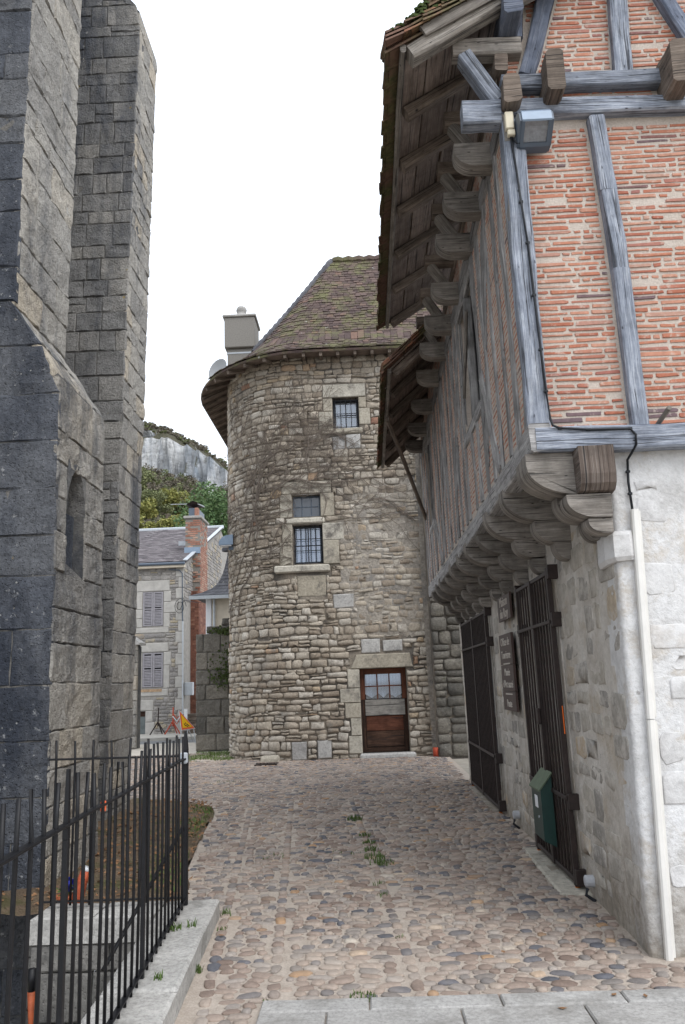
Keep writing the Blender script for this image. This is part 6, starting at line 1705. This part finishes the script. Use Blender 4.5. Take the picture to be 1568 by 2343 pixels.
def tree(a_, d, el, r, rz, mat, lab, n=1500, ls=.35, group=None):
    x, z = a_*d, d*el+EYE
    t = thing('tree', lab, 'tree', (x, d, z-rz*2.2), group)
    m = MB(); tube(m, [(x, d, z-rz*2.4), (x+.1, d, z-rz), (x, d, z)], .3, 7, rads=[.06*r+.2, .05*r+.1, .03*r]); 
    for k in range(5):
        an = R.uniform(0, 6.28); tube(m, [(x, d, z-rz*.9+k*.2*rz), (x+r*.6*math.cos(an), d+r*.6*math.sin(an), z-rz*.3+k*.2*rz)], .08, 5, rads=[.04*r, .012*r])
    m.build('trunk', M['bark'], t)
    m = MB(); crown(m, (x, d, z), r, rz, int(n*2), ls*.62, R, 13); m.build('crown', M[mat], t)
TG = 'trees on the slope below the cliff'
tree(-.190, 80, .206, 3.6, 4.2, 'leaf_green', 'largest bright green tree behind the brick chimney beside the rounded house', 3200, .30, TG)
tree(-.212, 84, .185, 2.6, 3.4, 'leaf_green', 'dark green tree rising directly behind the brick chimney stack', 1600, .30, TG)
tree(-.302, 92, .213, 2.2, 2.0, 'leaf_yellow', 'yellow green tree above the slate roof beside the church buttress', 1500, .3, TG)
tree(-.262, 96, .208, 1.6, 1.3, 'leaf_yellow', 'low yellow bush over the middle of the slate ridge', 1100, .28, TG)
tree(-.240, 97, .210, 1.8, 1.6, 'leaf_yellow', 'small yellow tree just left of the brick chimney over the ridge', 1100, .28, TG)
tree(-.278, 150, .243, 3.0, 2.2, 'leaf_olive', 'olive tree high on the slope under the left part of the cliff', 1500, .45, TG)
tree(-.296, 155, .270, 2.6, 3.0, 'leaf_olive', 'olive tree against the cliff foot at the edge of the buttress', 1500, .45, TG)
tree(-.254, 160, .248, 2.4, 2.2, 'leaf_yellow', 'yellow tinted tree in the middle of the scrub slope', 1500, .45, TG)
tree(-.232, 165, .232, 2.4, 2.6, 'leaf_olive', 'rounded olive tree at the right foot of the cliff', 1500, .45, TG)
tree(-.290, 125, .235, 2.2, 1.8, 'leaf_yellow', 'bushy yellow tree low on the slope beside the buttress', 1300, .4, TG)
m1, m2 = MB(), MB()
for _ in range(1300):
    i = R.uniform(.47*NA, .78*NA); j = R.choice((R.uniform(.26*NP, .52*NP), R.uniform(.36*NP, .525*NP), R.uniform(.40*NP, .53*NP), R.uniform(.30*NP, .53*NP), R.uniform(.875*NP, .97*NP)))
    x, d, z = hill(i, j); r = R.uniform(.5, 1.9)*(R.uniform(.3, .9) if j > .8*NP else 1)
    crown(m1 if R.random() < .7 else m2, (x, d, z+.5*r), r, r*R.uniform(.7, 1.2), 130, .20+.0004*d, R, 4)
tag(m1.build('scrub', M['leaf_rust']), kind='stuff'); tag(m2.build('green_scrub', M['leaf_olive']), kind='stuff')
# fallen leaves on the lane, far right closing of the view
m = MB()
for (x, y) in ((.75, 5.2), (-.55, 7.1), (.62, 13.6), (.5, 13.1), (.2, 12.6), (1.2, 4.5), (.9, 4.35), (.2, 9.6), (-1.05, 5.7), (1.35, 4.47)):
    s_ = R.uniform(.012, .02); a_ = R.uniform(0, 6.28)
    m.add([(x+s_*math.cos(a_+k*1.57)*(1.4 if k % 2 else .8), y+s_*math.sin(a_+k*1.57)*(1.4 if k % 2 else .8), (.029 if y > 4.6 else .031)+R.uniform(0, .004)) for k in range(4)], [(0, 1, 2, 3)])
tag(m.build('fallen_leaves', M['dead_leaf']), kind='stuff')
